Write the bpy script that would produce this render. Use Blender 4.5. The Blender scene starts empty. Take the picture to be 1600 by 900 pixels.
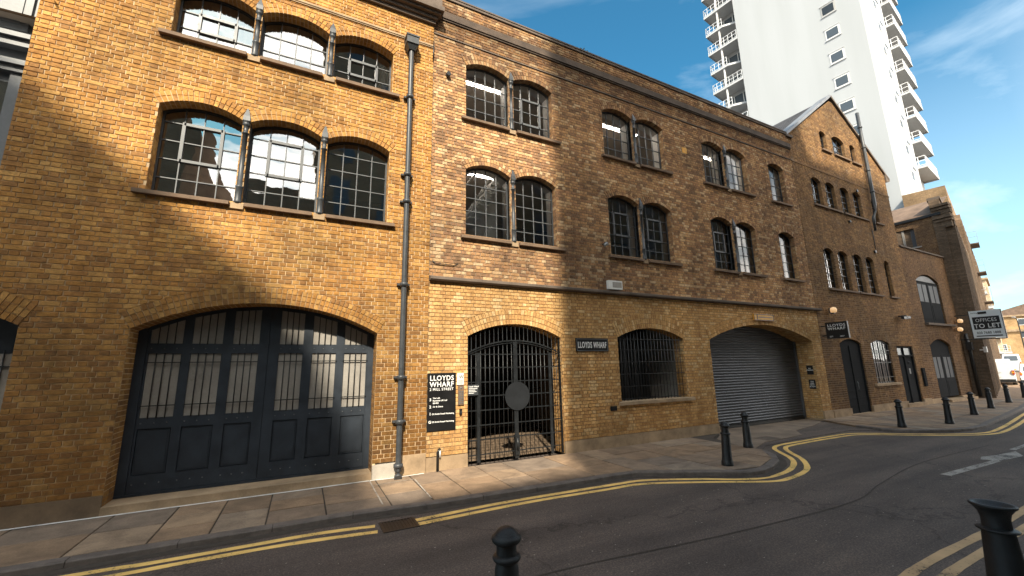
import bpy, math, random
from mathutils import Matrix, Vector
random.seed(7)
R = random.Random(11)
S = bpy.context.scene
COL = S.collection
# ------------------------------------------------------------------ camera, world, sun
cam_d = bpy.data.cameras.new('camera')
cam = bpy.data.objects.new('camera', cam_d); COL.objects.link(cam)
cam_d.sensor_width = 36.0; cam_d.lens = 636.0 / 1600.0 * 36.0
cam_d.clip_start = 0.05; cam_d.clip_end = 3000
CX = (0.8931210149, -0.0691854307, -0.4444639793)
CY = (-0.4493908619, -0.1802125791, -0.8749693021)
CZ = (-0.0195628720, 0.9811915218, -0.1920429419)
CAM = Vector((0.0, -8.478, 2.0))
cam.matrix_world = Matrix((CX + (CAM.x,), CY + (CAM.y,), CZ + (CAM.z,), (0, 0, 0, 1)))
S.camera = cam

SUN = Vector((-0.40, -1.0, 0.90)).normalized()          # direction towards the sun
w = bpy.data.worlds.new('World'); S.world = w; w.use_nodes = True
nt = w.node_tree; N = nt.nodes; L = nt.links; N.clear()
def nd(t, **k):
    n = N.new(t)
    for a, b in k.items(): setattr(n, a, b)
    return n
sky = nd('ShaderNodeTexSky', sky_type='NISHITA')
sky.sun_disc = False
sky.sun_elevation = math.asin(SUN.z)
sky.sun_rotation = math.atan2(SUN.x, SUN.y)
sky.air_density = 1.0; sky.dust_density = 0.6; sky.ozone_density = 2.0
tc = nd('ShaderNodeTexCoord')
tint = nd('ShaderNodeMix', data_type='RGBA', blend_type='MULTIPLY'); tint.inputs[0].default_value = 1.0
L.new(sky.outputs[0], tint.inputs[6]); tint.inputs[7].default_value = (0.20, 0.54, 0.57, 1)
mp = nd('ShaderNodeMapping'); mp.inputs['Rotation'].default_value = (0.2, 0.25, 0.6); mp.inputs['Scale'].default_value = (1.0, 2.6, 5.5)
L.new(tc.outputs['Generated'], mp.inputs[0])
nz = nd('ShaderNodeTexNoise'); nz.inputs['Scale'].default_value = 1.5; nz.inputs['Detail'].default_value = 7; nz.inputs['Roughness'].default_value = 0.55
nz.inputs['Distortion'].default_value = 0.4
L.new(mp.outputs[0], nz.inputs['Vector'])
cr = nd('ShaderNodeValToRGB'); cr.color_ramp.elements[0].position = 0.50; cr.color_ramp.elements[1].position = 0.86
cr.color_ramp.elements[0].color = (0, 0, 0, 1); cr.color_ramp.elements[1].color = (0.55, 0.55, 0.55, 1)
L.new(nz.outputs['Fac'], cr.inputs[0])
sep = nd('ShaderNodeSeparateXYZ'); L.new(tc.outputs['Generated'], sep.inputs[0])
# thin haze of cloud low over the horizon
mr = nd('ShaderNodeMapRange'); mr.inputs[1].default_value = 0.0; mr.inputs[2].default_value = 0.55; mr.inputs[3].default_value = 0.42; mr.inputs[4].default_value = 0.0
L.new(sep.outputs['Z'], mr.inputs[0])
cm = nd('ShaderNodeMapRange'); cm.inputs[1].default_value = 0.35; cm.inputs[2].default_value = 0.85; cm.inputs[3].default_value = 1.0; cm.inputs[4].default_value = 0.35
L.new(sep.outputs['Z'], cm.inputs[0]); cmm = nd('ShaderNodeMath', operation='MULTIPLY'); L.new(cr.outputs[0], cmm.inputs[0]); L.new(cm.outputs[0], cmm.inputs[1])
# broken white cloud on the sun's side of the sky, the one the window panes mirror
bk = nd('ShaderNodeMapRange'); bk.inputs[1].default_value = 0.15; bk.inputs[2].default_value = -0.55; bk.inputs[3].default_value = 0.0; bk.inputs[4].default_value = 1.0
L.new(sep.outputs['Y'], bk.inputs[0])
cr2 = nd('ShaderNodeValToRGB'); cr2.color_ramp.elements[0].position = 0.34; cr2.color_ramp.elements[1].position = 0.56
L.new(nz.outputs['Fac'], cr2.inputs[0]); bkm = nd('ShaderNodeMath', operation='MULTIPLY'); L.new(cr2.outputs[0], bkm.inputs[0]); L.new(bk.outputs[0], bkm.inputs[1])
mxm = nd('ShaderNodeMath', operation='MAXIMUM'); L.new(cmm.outputs[0], mxm.inputs[0]); L.new(bkm.outputs[0], mxm.inputs[1])
ad = nd('ShaderNodeMath', operation='ADD', use_clamp=True); L.new(mxm.outputs[0], ad.inputs[0]); L.new(mr.outputs[0], ad.inputs[1])
mx = nd('ShaderNodeMix', data_type='RGBA'); L.new(ad.outputs[0], mx.inputs[0]); L.new(tint.outputs[2], mx.inputs[6])
ccol = nd('ShaderNodeMix', data_type='RGBA'); L.new(bk.outputs[0], ccol.inputs[0]); ccol.inputs[6].default_value = (4.6, 5.0, 5.05, 1); ccol.inputs[7].default_value = (13.6, 12.6, 11.4, 1); L.new(ccol.outputs[2], mx.inputs[7])
bg = nd('ShaderNodeBackground'); bg.inputs['Strength'].default_value = 0.15
L.new(mx.outputs[2], bg.inputs[0])
ow = nd('ShaderNodeOutputWorld'); L.new(bg.outputs[0], ow.inputs[0])

sd = bpy.data.lights.new('sun', 'SUN'); sd.energy = 3.3; sd.angle = math.radians(1.5); sd.color = (1.0, 0.90, 0.73)
so = bpy.data.objects.new('sun', sd); COL.objects.link(so)
so.rotation_euler = (-SUN).to_track_quat('-Z', 'Y').to_euler(); so.location = (-20, -50, 60)
S.view_settings.view_transform = 'Standard'; S.view_settings.look = 'None'
S.view_settings.exposure = 1.36; S.view_settings.gamma = 1.0
S.render.engine = 'CYCLES'
S.cycles.use_denoising = True
S.cycles.max_bounces = 8; S.cycles.diffuse_bounces = 5; S.cycles.glossy_bounces = 4; S.cycles.transparent_max_bounces = 12
S.cycles.sample_clamp_indirect = 6.0

# ------------------------------------------------------------------ materials
def mat(name, col=(.5, .5, .5), rough=.6, metal=0.0, spec=.5, emit=None, estr=1.0):
    m = bpy.data.materials.new(name); m.use_nodes = True
    b = m.node_tree.nodes['Principled BSDF']
    b.inputs['Base Color'].default_value = (*col, 1); b.inputs['Roughness'].default_value = rough
    b.inputs['Metallic'].default_value = metal; b.inputs['Specular IOR Level'].default_value = spec
    if emit:
        b.inputs['Emission Color'].default_value = (*emit, 1); b.inputs['Emission Strength'].default_value = estr
    return m
def mnodes(m):
    t = m.node_tree
    return t, t.nodes, t.links, t.nodes['Principled BSDF']
def new(t, typ, **k):
    n = t.nodes.new(typ)
    for a, b in k.items(): setattr(n, a, b)
    return n
def ramp(t, fac, stops, interp='LINEAR'):
    n = new(t, 'ShaderNodeValToRGB'); r = n.color_ramp; r.interpolation = interp
    while len(r.elements) < len(stops): r.elements.new(0.5)
    for e, (p, c) in zip(r.elements, stops):
        e.position = p; e.color = (*c, 1) if len(c) == 3 else c
    t.links.new(fac, n.inputs[0]); return n
def noise(t, vec, scale, detail=4, rough=.55, dist=0.0):
    n = new(t, 'ShaderNodeTexNoise'); n.inputs['Scale'].default_value = scale; n.inputs['Detail'].default_value = detail
    n.inputs['Roughness'].default_value = rough; n.inputs['Distortion'].default_value = dist
    if vec is not None: t.links.new(vec, n.inputs['Vector'])
    return n
def mul(t, a, b, fac=1.0, mode='MULTIPLY'):
    n = new(t, 'ShaderNodeMix', data_type='RGBA', blend_type=mode)
    if isinstance(fac, (int, float)): n.inputs[0].default_value = fac
    else: t.links.new(fac, n.inputs[0])
    for s, i in ((a, 6), (b, 7)):
        if isinstance(s, tuple): n.inputs[i].default_value = (*s, 1)
        else: t.links.new(s, n.inputs[i])
    return n.outputs[2]
def bump(t, h, strength=.4, dist=.01):
    n = new(t, 'ShaderNodeBump'); n.inputs['Strength'].default_value = strength; n.inputs['Distance'].default_value = dist
    t.links.new(h, n.inputs['Height']); return n.outputs[0]
def worn(name, col, rough=.5, metal=0., scale=3., amt=.35, bumps=.15, spec=.5, grime=(.35, .3, .25)):
    """a painted, cast or stone surface with cloudy wear and fine grain"""
    m = mat(name, col, rough, metal, spec); t, n, l, b = mnodes(m)
    g = new(t, 'ShaderNodeNewGeometry')
    n1 = noise(t, g.outputs['Position'], scale, 6, .6)
    r1 = ramp(t, n1.outputs['Fac'], [(.3, (1 - amt,) * 3), (.72, (1 + amt * .35,) * 3)])
    c = mul(t, col, r1.outputs[0])
    n2 = noise(t, g.outputs['Position'], scale * 14, 4, .7)
    r2 = ramp(t, n2.outputs['Fac'], [(.25, (.80,) * 3), (.75, (1.12,) * 3)])
    c = mul(t, c, r2.outputs[0], .7)
    l.new(c, b.inputs['Base Color'])
    mr_ = new(t, 'ShaderNodeMapRange'); mr_.inputs[3].default_value = max(0, rough - .12); mr_.inputs[4].default_value = min(1, rough + .18)
    l.new(n1.outputs['Fac'], mr_.inputs[0]); l.new(mr_.outputs[0], b.inputs['Roughness'])
    l.new(bump(t, n2.outputs['Fac'], bumps, .006), b.inputs['Normal'])
    return m
def brick_mat(name, cols, stain=.5, soot_shade=None, patch=(1, .93, .85), pscale=.35, efflo=0.0, blend=.3):
    """fired clay: each brick takes its own tone, then kiln mottling, grime clouds and rain streaks"""
    m = mat(name, (.4, .3, .2), .92, 0, .25); t, n, l, b = mnodes(m)
    at = new(t, 'ShaderNodeAttribute', attribute_name='cid'); oi = new(t, 'ShaderNodeObjectInfo')
    s = new(t, 'ShaderNodeMath', operation='ADD'); l.new(at.outputs['Fac'], s.inputs[0]); l.new(oi.outputs['Random'], s.inputs[1])
    f = new(t, 'ShaderNodeMath', operation='FRACT'); l.new(s.outputs[0], f.inputs[0])
    stops = [((i + .5) / len(cols), c) for i, c in enumerate(cols)]
    stops = [(i / len(cols), (min(.85, c[0] * 1.46), c[1] * 1.47, c[2] * 1.34)) for i, c in enumerate(cols)]
    base = ramp(t, f.outputs[0], stops, 'CONSTANT')
    g = new(t, 'ShaderNodeNewGeometry'); P = g.outputs['Position']
    av = tuple(sum(e[1][i] for e in stops) / len(stops) for i in range(3))
    sb = new(t, 'ShaderNodeMix', data_type='RGBA'); sb.inputs[0].default_value = blend; l.new(base.outputs[0], sb.inputs[6]); sb.inputs[7].default_value = (*av, 1)
    n1 = noise(t, P, 9, 5, .65); r1 = ramp(t, n1.outputs['Fac'], [(.25, (.62, .58, .55)), (.55, (1, 1, 1)), (.8, (1.22, 1.2, 1.15))])
    c = mul(t, sb.outputs[2], r1.outputs[0], 1.0)
    n7 = noise(t, P, 26, 5, .75, .3); r7 = ramp(t, n7.outputs['Fac'], [(.30, (.50, .46, .43)), (.48, (.95, .94, .93)), (.72, (1.28, 1.27, 1.25))])
    c = mul(t, c, r7.outputs[0], .85)
    n2 = noise(t, P, pscale, 5, .6, .6); r2 = ramp(t, n2.outputs['Fac'], [(.35, (1 - stain,) * 3), (.62, patch)])
    c = mul(t, c, r2.outputs[0])
    mp_ = new(t, 'ShaderNodeMapping'); mp_.inputs['Scale'].default_value = (2.2, 2.2, .28); l.new(P, mp_.inputs[0])
    n3 = noise(t, mp_.outputs[0], 1.3, 5, .65); r3 = ramp(t, n3.outputs['Fac'], [(.33, (.62, .58, .55)), (.58, (1, 1, 1))])
    c = mul(t, c, r3.outputs[0], .55)
    n4 = noise(t, P, 60, 3, .7); r4 = ramp(t, n4.outputs['Fac'], [(.28, (.66, .62, .6)), (.7, (1.15, 1.13, 1.1))])
    c = mul(t, c, r4.outputs[0], .7)
    if efflo:
        n5 = noise(t, P, 1.7, 6, .7, .5); r5 = ramp(t, n5.outputs['Fac'], [(.56, (0, 0, 0)), (.72, (efflo,) * 3)])
        c = mul(t, c, (.50, .44, .36), r5.outputs[0], 'MIX')
    if soot_shade:                                  # sooty dirt and damp in height bands; warehouse A's also paint in shade
        sp = new(t, 'ShaderNodeSeparateXYZ'); l.new(P, sp.inputs[0])
        wob = new(t, 'ShaderNodeMath', operation='MULTIPLY_ADD'); l.new(n3.outputs['Fac'], wob.inputs[0]); wob.inputs[1].default_value = .8
        l.new(sp.outputs['Z'], wob.inputs[2])
        zr = new(t, 'ShaderNodeMapRange'); zr.inputs[1].default_value = 0; zr.inputs[2].default_value = 14
        l.new(wob.outputs[0], zr.inputs[0])
        rs = ramp(t, zr.outputs[0], [(z / 14., (v, v * (.90 + .10 * min(v, 1)), v * (.80 + .20 * min(v, 1)))) for z, v in soot_shade])
        c = mul(t, c, rs.outputs[0])
    l.new(c, b.inputs['Base Color'])
    hh = new(t, 'ShaderNodeMath', operation='ADD'); l.new(n1.outputs['Fac'], hh.inputs[0]); l.new(n4.outputs['Fac'], hh.inputs[1])
    l.new(bump(t, hh.outputs[0], .55, .008), b.inputs['Normal'])
    return m
def brick_tex(name, c1, c2, mort, sw=.24, sh=.081, scale=1.0, vec='wall'):
    """brickwork too far off to tell the courses apart"""
    m = mat(name, c1, .92, 0, .2); t, n, l, b = mnodes(m)
    g = new(t, 'ShaderNodeNewGeometry'); sp = new(t, 'ShaderNodeSeparateXYZ'); l.new(g.outputs['Position'], sp.inputs[0])
    cb = new(t, 'ShaderNodeCombineXYZ')
    a = new(t, 'ShaderNodeMath', operation='ADD'); l.new(sp.outputs['X'], a.inputs[0]); l.new(sp.outputs['Y'], a.inputs[1])
    l.new(a.outputs[0], cb.inputs[0]); l.new(sp.outputs['Z'], cb.inputs[1])
    bt = new(t, 'ShaderNodeTexBrick'); bt.inputs['Color1'].default_value = (*c1, 1); bt.inputs['Color2'].default_value = (*c2, 1); bt.inputs['Mortar'].default_value = (*mort, 1)
    bt.inputs['Scale'].default_value = scale; bt.inputs['Brick Width'].default_value = sw; bt.inputs['Row Height'].default_value = sh
    bt.inputs['Mortar Size'].default_value = .007; bt.inputs['Bias'].default_value = -.1
    l.new(cb.outputs[0], bt.inputs['Vector'])
    n1 = noise(t, g.outputs['Position'], .5, 6, .65); r1 = ramp(t, n1.outputs['Fac'], [(.3, (.6,) * 3), (.7, (1.15,) * 3)])
    c = mul(t, bt.outputs['Color'], r1.outputs[0])
    n2 = noise(t, g.outputs['Position'], 12, 4, .7); r2 = ramp(t, n2.outputs['Fac'], [(.3, (.7,) * 3), (.7, (1.15,) * 3)])
    l.new(mul(t, c, r2.outputs[0]), b.inputs['Base Color'])
    l.new(bump(t, bt.outputs['Fac'], -.5, .01), b.inputs['Normal'])
    return m
def glass_mat(name, refl=.14, ior=1.5, tintc=(1, 1, 1), rough=0.0):
    m = bpy.data.materials.new(name); m.use_nodes = True; t = m.node_tree; t.nodes.clear()
    g = new(t, 'ShaderNodeBsdfGlossy'); g.inputs['Roughness'].default_value = rough
    tr = new(t, 'ShaderNodeBsdfTransparent'); tr.inputs['Color'].default_value = (*tintc, 1)
    fr = new(t, 'ShaderNodeFresnel'); fr.inputs['IOR'].default_value = ior
    a = new(t, 'ShaderNodeMath', operation='MULTIPLY_ADD', use_clamp=True); t.links.new(fr.outputs[0], a.inputs[0]); a.inputs[1].default_value = 1.3; a.inputs[2].default_value = refl
    ms = new(t, 'ShaderNodeMixShader'); t.links.new(a.outputs[0], ms.inputs[0]); t.links.new(tr.outputs[0], ms.inputs[1]); t.links.new(g.outputs[0], ms.inputs[2])
    ge = new(t, 'ShaderNodeNewGeometry'); nn = noise(t, ge.outputs['Position'], 2.2, 2, .4)
    t.links.new(bump(t, nn.outputs['Fac'], .12, .02), g.inputs['Normal'])
    o = new(t, 'ShaderNodeOutputMaterial'); t.links.new(ms.outputs[0], o.inputs[0])
    return m

M = {}
M['brickA'] = brick_mat('stock_brick_orange', [(.30, .155, .055), (.43, .245, .085), (.36, .19, .062), (.50, .31, .125), (.24, .13, .06), (.40, .215, .07), (.46, .27, .10), (.33, .175, .07)], .38, soot_shade=[(0, .42), (1.2, .55), (2.6, .72), (4.4, .92), (6, 1.03), (14, 1.03)], patch=(1.08, 1.02, .94))  # low bands paint the lower wall's shade into the brick, along with base grime
M['brickB'] = brick_mat('stock_brick_mottled', [(.37, .215, .12), (.20, .11, .075), (.46, .30, .17), (.32, .18, .10), (.11, .068, .052), (.52, .38, .25), (.40, .235, .12), (.26, .14, .088), (.44, .27, .15), (.34, .185, .10), (.16, .09, .065), (.56, .44, .32)], .40, soot_shade=[(0, .98), (9.8, .95), (10.4, .7), (10.95, .36), (11.15, .5), (11.5, .85), (14, .9)], patch=(1.2, 1.16, 1.06), efflo=.06, blend=.36)
M['brickG'] = brick_mat('yellow_stock_brick', [(.51, .325, .155), (.43, .255, .11), (.57, .385, .20), (.47, .285, .125), (.38, .215, .095), (.60, .44, .27), (.49, .30, .135)], .28, soot_shade=[(0, .6), (.9, .85), (1.4, 1.0), (14, 1.0)], patch=(1.05, 1, .93))
M['brickC'] = brick_mat('brown_stock_brick', [(.23, .140, .078), (.30, .185, .095), (.19, .118, .070), (.34, .225, .12), (.155, .10, .065), (.26, .158, .080)], .4, soot_shade=[(0, .75), (3, .9), (14, 1.05)], efflo=.2)
M['brickD'] = brick_mat('dusky_stock_brick', [(.22, .142, .086), (.28, .18, .104), (.18, .115, .078), (.16, .10, .070), (.25, .155, .09)], .4, soot_shade=[(0, .8), (14, 1.0)])
M['mortarA'] = worn('lime_mortar', (.62, .45, .27), .95, amt=.4, scale=1.2, spec=.2)
M['mortarB'] = worn('grey_brown_mortar', (.30, .225, .155), .95, amt=.4, scale=1.2, spec=.2)
M['mortarG'] = worn('brown_mortar', (.30, .19, .10), .95, amt=.35, scale=1.2, spec=.2)
M['mortarC'] = worn('dark_mortar', (.37, .255, .165), .95, amt=.4, scale=1.2, spec=.2)
M['stone'] = worn('sandstone', (.42, .30, .185), .85, amt=.45, scale=2.2, bumps=.5, spec=.3)
M['stone_dark'] = worn('sooty_stone', (.16, .125, .10), .85, amt=.45, scale=2.2, bumps=.5, spec=.3)
M['sill'] = worn('weathered_sill_stone', (.20, .135, .09), .8, amt=.4, scale=3, bumps=.4, spec=.3)
M['render'] = worn('painted_render_block', (.52, .47, .40), .8, amt=.3, scale=3, bumps=.3)
M['iron'] = worn('grey_painted_iron', (.050, .055, .060), .42, amt=.3, scale=6, bumps=.1)
M['bar'] = worn('grey_glazing_bar_paint', (.11, .118, .125), .42, amt=.25, scale=6, bumps=.05)
M['black_iron'] = worn('black_painted_iron', (.016, .018, .02), .36, amt=.4, scale=7, bumps=.15)
M['bollard'] = worn('black_bollard_paint', (.017, .019, .021), .42, amt=.6, scale=11, bumps=.6, spec=.4)
M['door'] = worn('blue_black_door_paint', (.031, .040, .053), .5, amt=.35, scale=4, bumps=.25, spec=.35)
M['dull'] = worn('dull_black_joinery', (.022, .024, .027), .85, amt=.3, scale=3, spec=.08)
M['frost'] = worn('obscured_glass', (.36, .335, .30), .3, amt=.25, scale=1.5, bumps=.03)
M['glassA'] = glass_mat('window_glass_reflective', .30, 1.5)
M['glassB'] = glass_mat('window_glass_clear', .05, 1.45)
M['glassC'] = glass_mat('window_glass_small', .12, 1.45)
M['room'] = worn('room_dark_wall', (.20, .16, .13), .9, amt=.3, scale=.7)
M['ceil'] = worn('room_ceiling', (.55, .45, .36), .9, amt=.15, scale=.7)
M['floor'] = worn('room_floor', (.12, .09, .065), .7, amt=.3, scale=.9)
M['white'] = worn('white_paint', (.72, .71, .68), .5, amt=.12, scale=2, bumps=.05)
M['lining'] = worn('window_lining_paint', (.62, .60, .56), .6, amt=.12, scale=2, bumps=.05)
M['cloth'] = worn('cream_curtain_cloth', (.66, .60, .50), .95, amt=.2, scale=4)
M['steel'] = worn('galvanised_shutter_steel', (.15, .158, .17), .42, .5, 1.3, .3, .08)
M['black'] = worn('black_sign_enamel', (.010, .010, .011), .35, amt=.2, scale=3, bumps=.03)
M['letter'] = mat('white_lettering', (.82, .82, .80), .5)
M['slate'] = worn('slate', (.10, .095, .10), .6, amt=.45, scale=2, bumps=.4)
M['tile'] = worn('clay_roof_tile', (.20, .135, .095), .8, amt=.45, scale=2, bumps=.4)
M['lead'] = worn('lead_flashing', (.24, .255, .28), .5, .2, 2.5, .35, .3)
M['tower'] = mat('white_tower_render', (.50, .51, .52), .8, 0, .2)
def _tw():
    t, n, l, b = mnodes(M['tower']); g = new(t, 'ShaderNodeNewGeometry')
    mp_ = new(t, 'ShaderNodeMapping'); mp_.inputs['Scale'].default_value = (.5, .5, .05); l.new(g.outputs['Position'], mp_.inputs[0])
    a_ = noise(t, mp_.outputs[0], 1.0, 4, .5); r = ramp(t, a_.outputs['Fac'], [(.3, (.93, .93, .925)), (.65, (1.02, 1.02, 1.02))])
    l.new(mul(t, (.405, .42, .43), r.outputs[0]), b.inputs['Base Color'])
_tw()
M['tower_bal'] = worn('white_concrete_balcony', (.47, .48, .48), .7, amt=.06, scale=.5)
M['rail'] = mat('white_metal_rail', (.75, .76, .77), .4)
M['far_glass'] = mat('dark_tower_glazing', (.07, .085, .10), .2, 0, .5)
M['lamp'] = mat('lit_lamp_glass', (.8, .62, .42), .4, emit=(1.0, .55, .22), estr=.22)
M['tube'] = mat('lit_ceiling_tube', (.9, .9, .9), .4, emit=(1.0, .90, .78), estr=14.0)
M['orange'] = worn('amber_sign_paint', (.80, .38, .03), .5, amt=.3, scale=8)
M['galv'] = worn('galvanised_panel', (.30, .31, .32), .45, .3, 3, .2, .08)
M['timber_grey'] = worn('grey_painted_timber', (.20, .21, .22), .45, amt=.25, scale=1.5, bumps=.08)

def asphalt():
    m = mat('asphalt', (.05,) * 3, .82, 0, .35); t, n, l, b = mnodes(m)
    g = new(t, 'ShaderNodeNewGeometry'); P = g.outputs['Position']
    n1 = noise(t, P, .45, 6, .65, .3); r1 = ramp(t, n1.outputs['Fac'], [(.3, (.076, .061, .053)), (.55, (.108, .087, .075)), (.75, (.140, .110, .090))])
    n2 = noise(t, P, 48, 4, .85); r2 = ramp(t, n2.outputs['Fac'], [(.3, (.45,) * 3), (.5, (1,) * 3), (.68, (2.1, 2.0, 1.9))])
    c = mul(t, r1.outputs[0], r2.outputs[0], .9)
    v = new(t, 'ShaderNodeTexVoronoi'); v.inputs['Scale'].default_value = 10; l.new(P, v.inputs['Vector'])   # pale chips in the surface
    r3 = ramp(t, v.outputs['Distance'], [(.035, (1, 1, 1)), (.055, (0, 0, 0))])
    n5 = noise(t, P, 2.3, 2, .5); r5 = ramp(t, n5.outputs['Fac'], [(.5, (0, 0, 0)), (.62, (.8,) * 3)])
    c = mul(t, c, (.30, .28, .25), mul(t, r3.outputs[0], r5.outputs[0]), 'MIX')
    mp_ = new(t, 'ShaderNodeMapping'); mp_.inputs['Scale'].default_value = (.12, 1.2, 1); mp_.inputs['Rotation'].default_value = (0, 0, .05); l.new(P, mp_.inputs[0])
    n4 = noise(t, mp_.outputs[0], 1.6, 5, .6); r4 = ramp(t, n4.outputs['Fac'], [(.35, (.72, .72, .73)), (.62, (1.15, 1.12, 1.1))])
    c = mul(t, c, r4.outputs[0])
    wv = new(t, 'ShaderNodeTexVoronoi', feature='DISTANCE_TO_EDGE'); wv.inputs['Scale'].default_value = .22
    nw = noise(t, P, .9, 4, .7); vm = new(t, 'ShaderNodeVectorMath', operation='MULTIPLY_ADD'); l.new(nw.outputs['Color'], vm.inputs[0]); vm.inputs[1].default_value = (1.2,) * 3; l.new(P, vm.inputs[2])
    l.new(vm.outputs[0], wv.inputs['Vector']); r6 = ramp(t, wv.outputs['Distance'], [(.0, (.45,) * 3), (.006, (1,) * 3)])
    c = mul(t, c, r6.outputs[0], .8)
    l.new(c, b.inputs['Base Color']); l.new(bump(t, n2.outputs['Fac'], .7, .008), b.inputs['Normal'])
    return m
M['asphalt'] = asphalt()
def slab_mat():
    m = mat('york_stone', (.3, .22, .15), .8, 0, .3); t, n, l, b = mnodes(m)
    oi = new(t, 'ShaderNodeObjectInfo'); g = new(t, 'ShaderNodeNewGeometry'); P = g.outputs['Position']
    base = ramp(t, oi.outputs['Random'], [(0, (.22, .16, .11)), (.25, (.30, .21, .135)), (.5, (.21, .17, .135)), (.75, (.34, .245, .16)), (1, (.25, .215, .175))])
    n1 = noise(t, P, 2.4, 6, .65, .5); r1 = ramp(t, n1.outputs['Fac'], [(.3, (.62, .6, .6)), (.65, (1.2, 1.15, 1.1))])
    n2 = noise(t, P, 45, 4, .75); r2 = ramp(t, n2.outputs['Fac'], [(.3, (.72,) * 3), (.7, (1.2,) * 3)])
    c = mul(t, mul(t, base.outputs[0], r1.outputs[0]), r2.outputs[0], .8)
    l.new(c, b.inputs['Base Color'])
    n3 = noise(t, P, 7, 5, .6); hh = new(t, 'ShaderNodeMath', operation='ADD'); l.new(n3.outputs['Fac'], hh.inputs[0]); l.new(n2.outputs['Fac'], hh.inputs[1])
    l.new(bump(t, hh.outputs[0], .5, .008), b.inputs['Normal'])
    return m
M['slab'] = slab_mat()
M['kerb'] = worn('granite_kerb', (.17, .14, .12), .75, amt=.45, scale=5, bumps=.6)
M['joint'] = worn('pavement_bedding', (.07, .055, .042), .95, amt=.4, scale=4, bumps=.4)
M['concrete'] = worn('patched_concrete', (.26, .195, .14), .85, amt=.5, scale=1.6, bumps=.5)
def road_paint(name, col, wear=.45):
    m = mat(name, col, .7, 0, .3); t, n, l, b = mnodes(m); g = new(t, 'ShaderNodeNewGeometry'); P = g.outputs['Position']
    n1 = noise(t, P, 26, 5, .75); n2 = noise(t, P, 2.5, 4, .6)
    wm = new(t, 'ShaderNodeMath', operation='MULTIPLY_ADD'); l.new(n2.outputs['Fac'], wm.inputs[0]); wm.inputs[1].default_value = .55; wm.inputs[2].default_value = -.275
    ws = new(t, 'ShaderNodeMath', operation='ADD'); l.new(n1.outputs['Fac'], ws.inputs[0]); l.new(wm.outputs[0], ws.inputs[1])
    r1 = ramp(t, ws.outputs[0], [(wear - .08, (.07, .06, .05)), (wear, col)]); r2 = ramp(t, n2.outputs['Fac'], [(.3, (.72,) * 3), (.7, (1.1,) * 3)])
    l.new(mul(t, r1.outputs[0], r2.outputs[0]), b.inputs['Base Color']); l.new(bump(t, n1.outputs['Fac'], .4, .004), b.inputs['Normal'])
    return m
M['yellow'] = road_paint('yellow_road_paint', (.95, .62, .20), .41)
M['yellow_worn'] = road_paint('worn_yellow_road_paint', (.60, .40, .21), .40)
M['roadwhite'] = road_paint('worn_white_road_paint', (.42, .38, .33), .47)
M['basewhite'] = road_paint('white_wall_base_paint', (.75, .73, .68), .36)
M['cobble'] = worn('passage_setts', (.20, .14, .09), .8, amt=.5, scale=5, bumps=.7)

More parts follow.
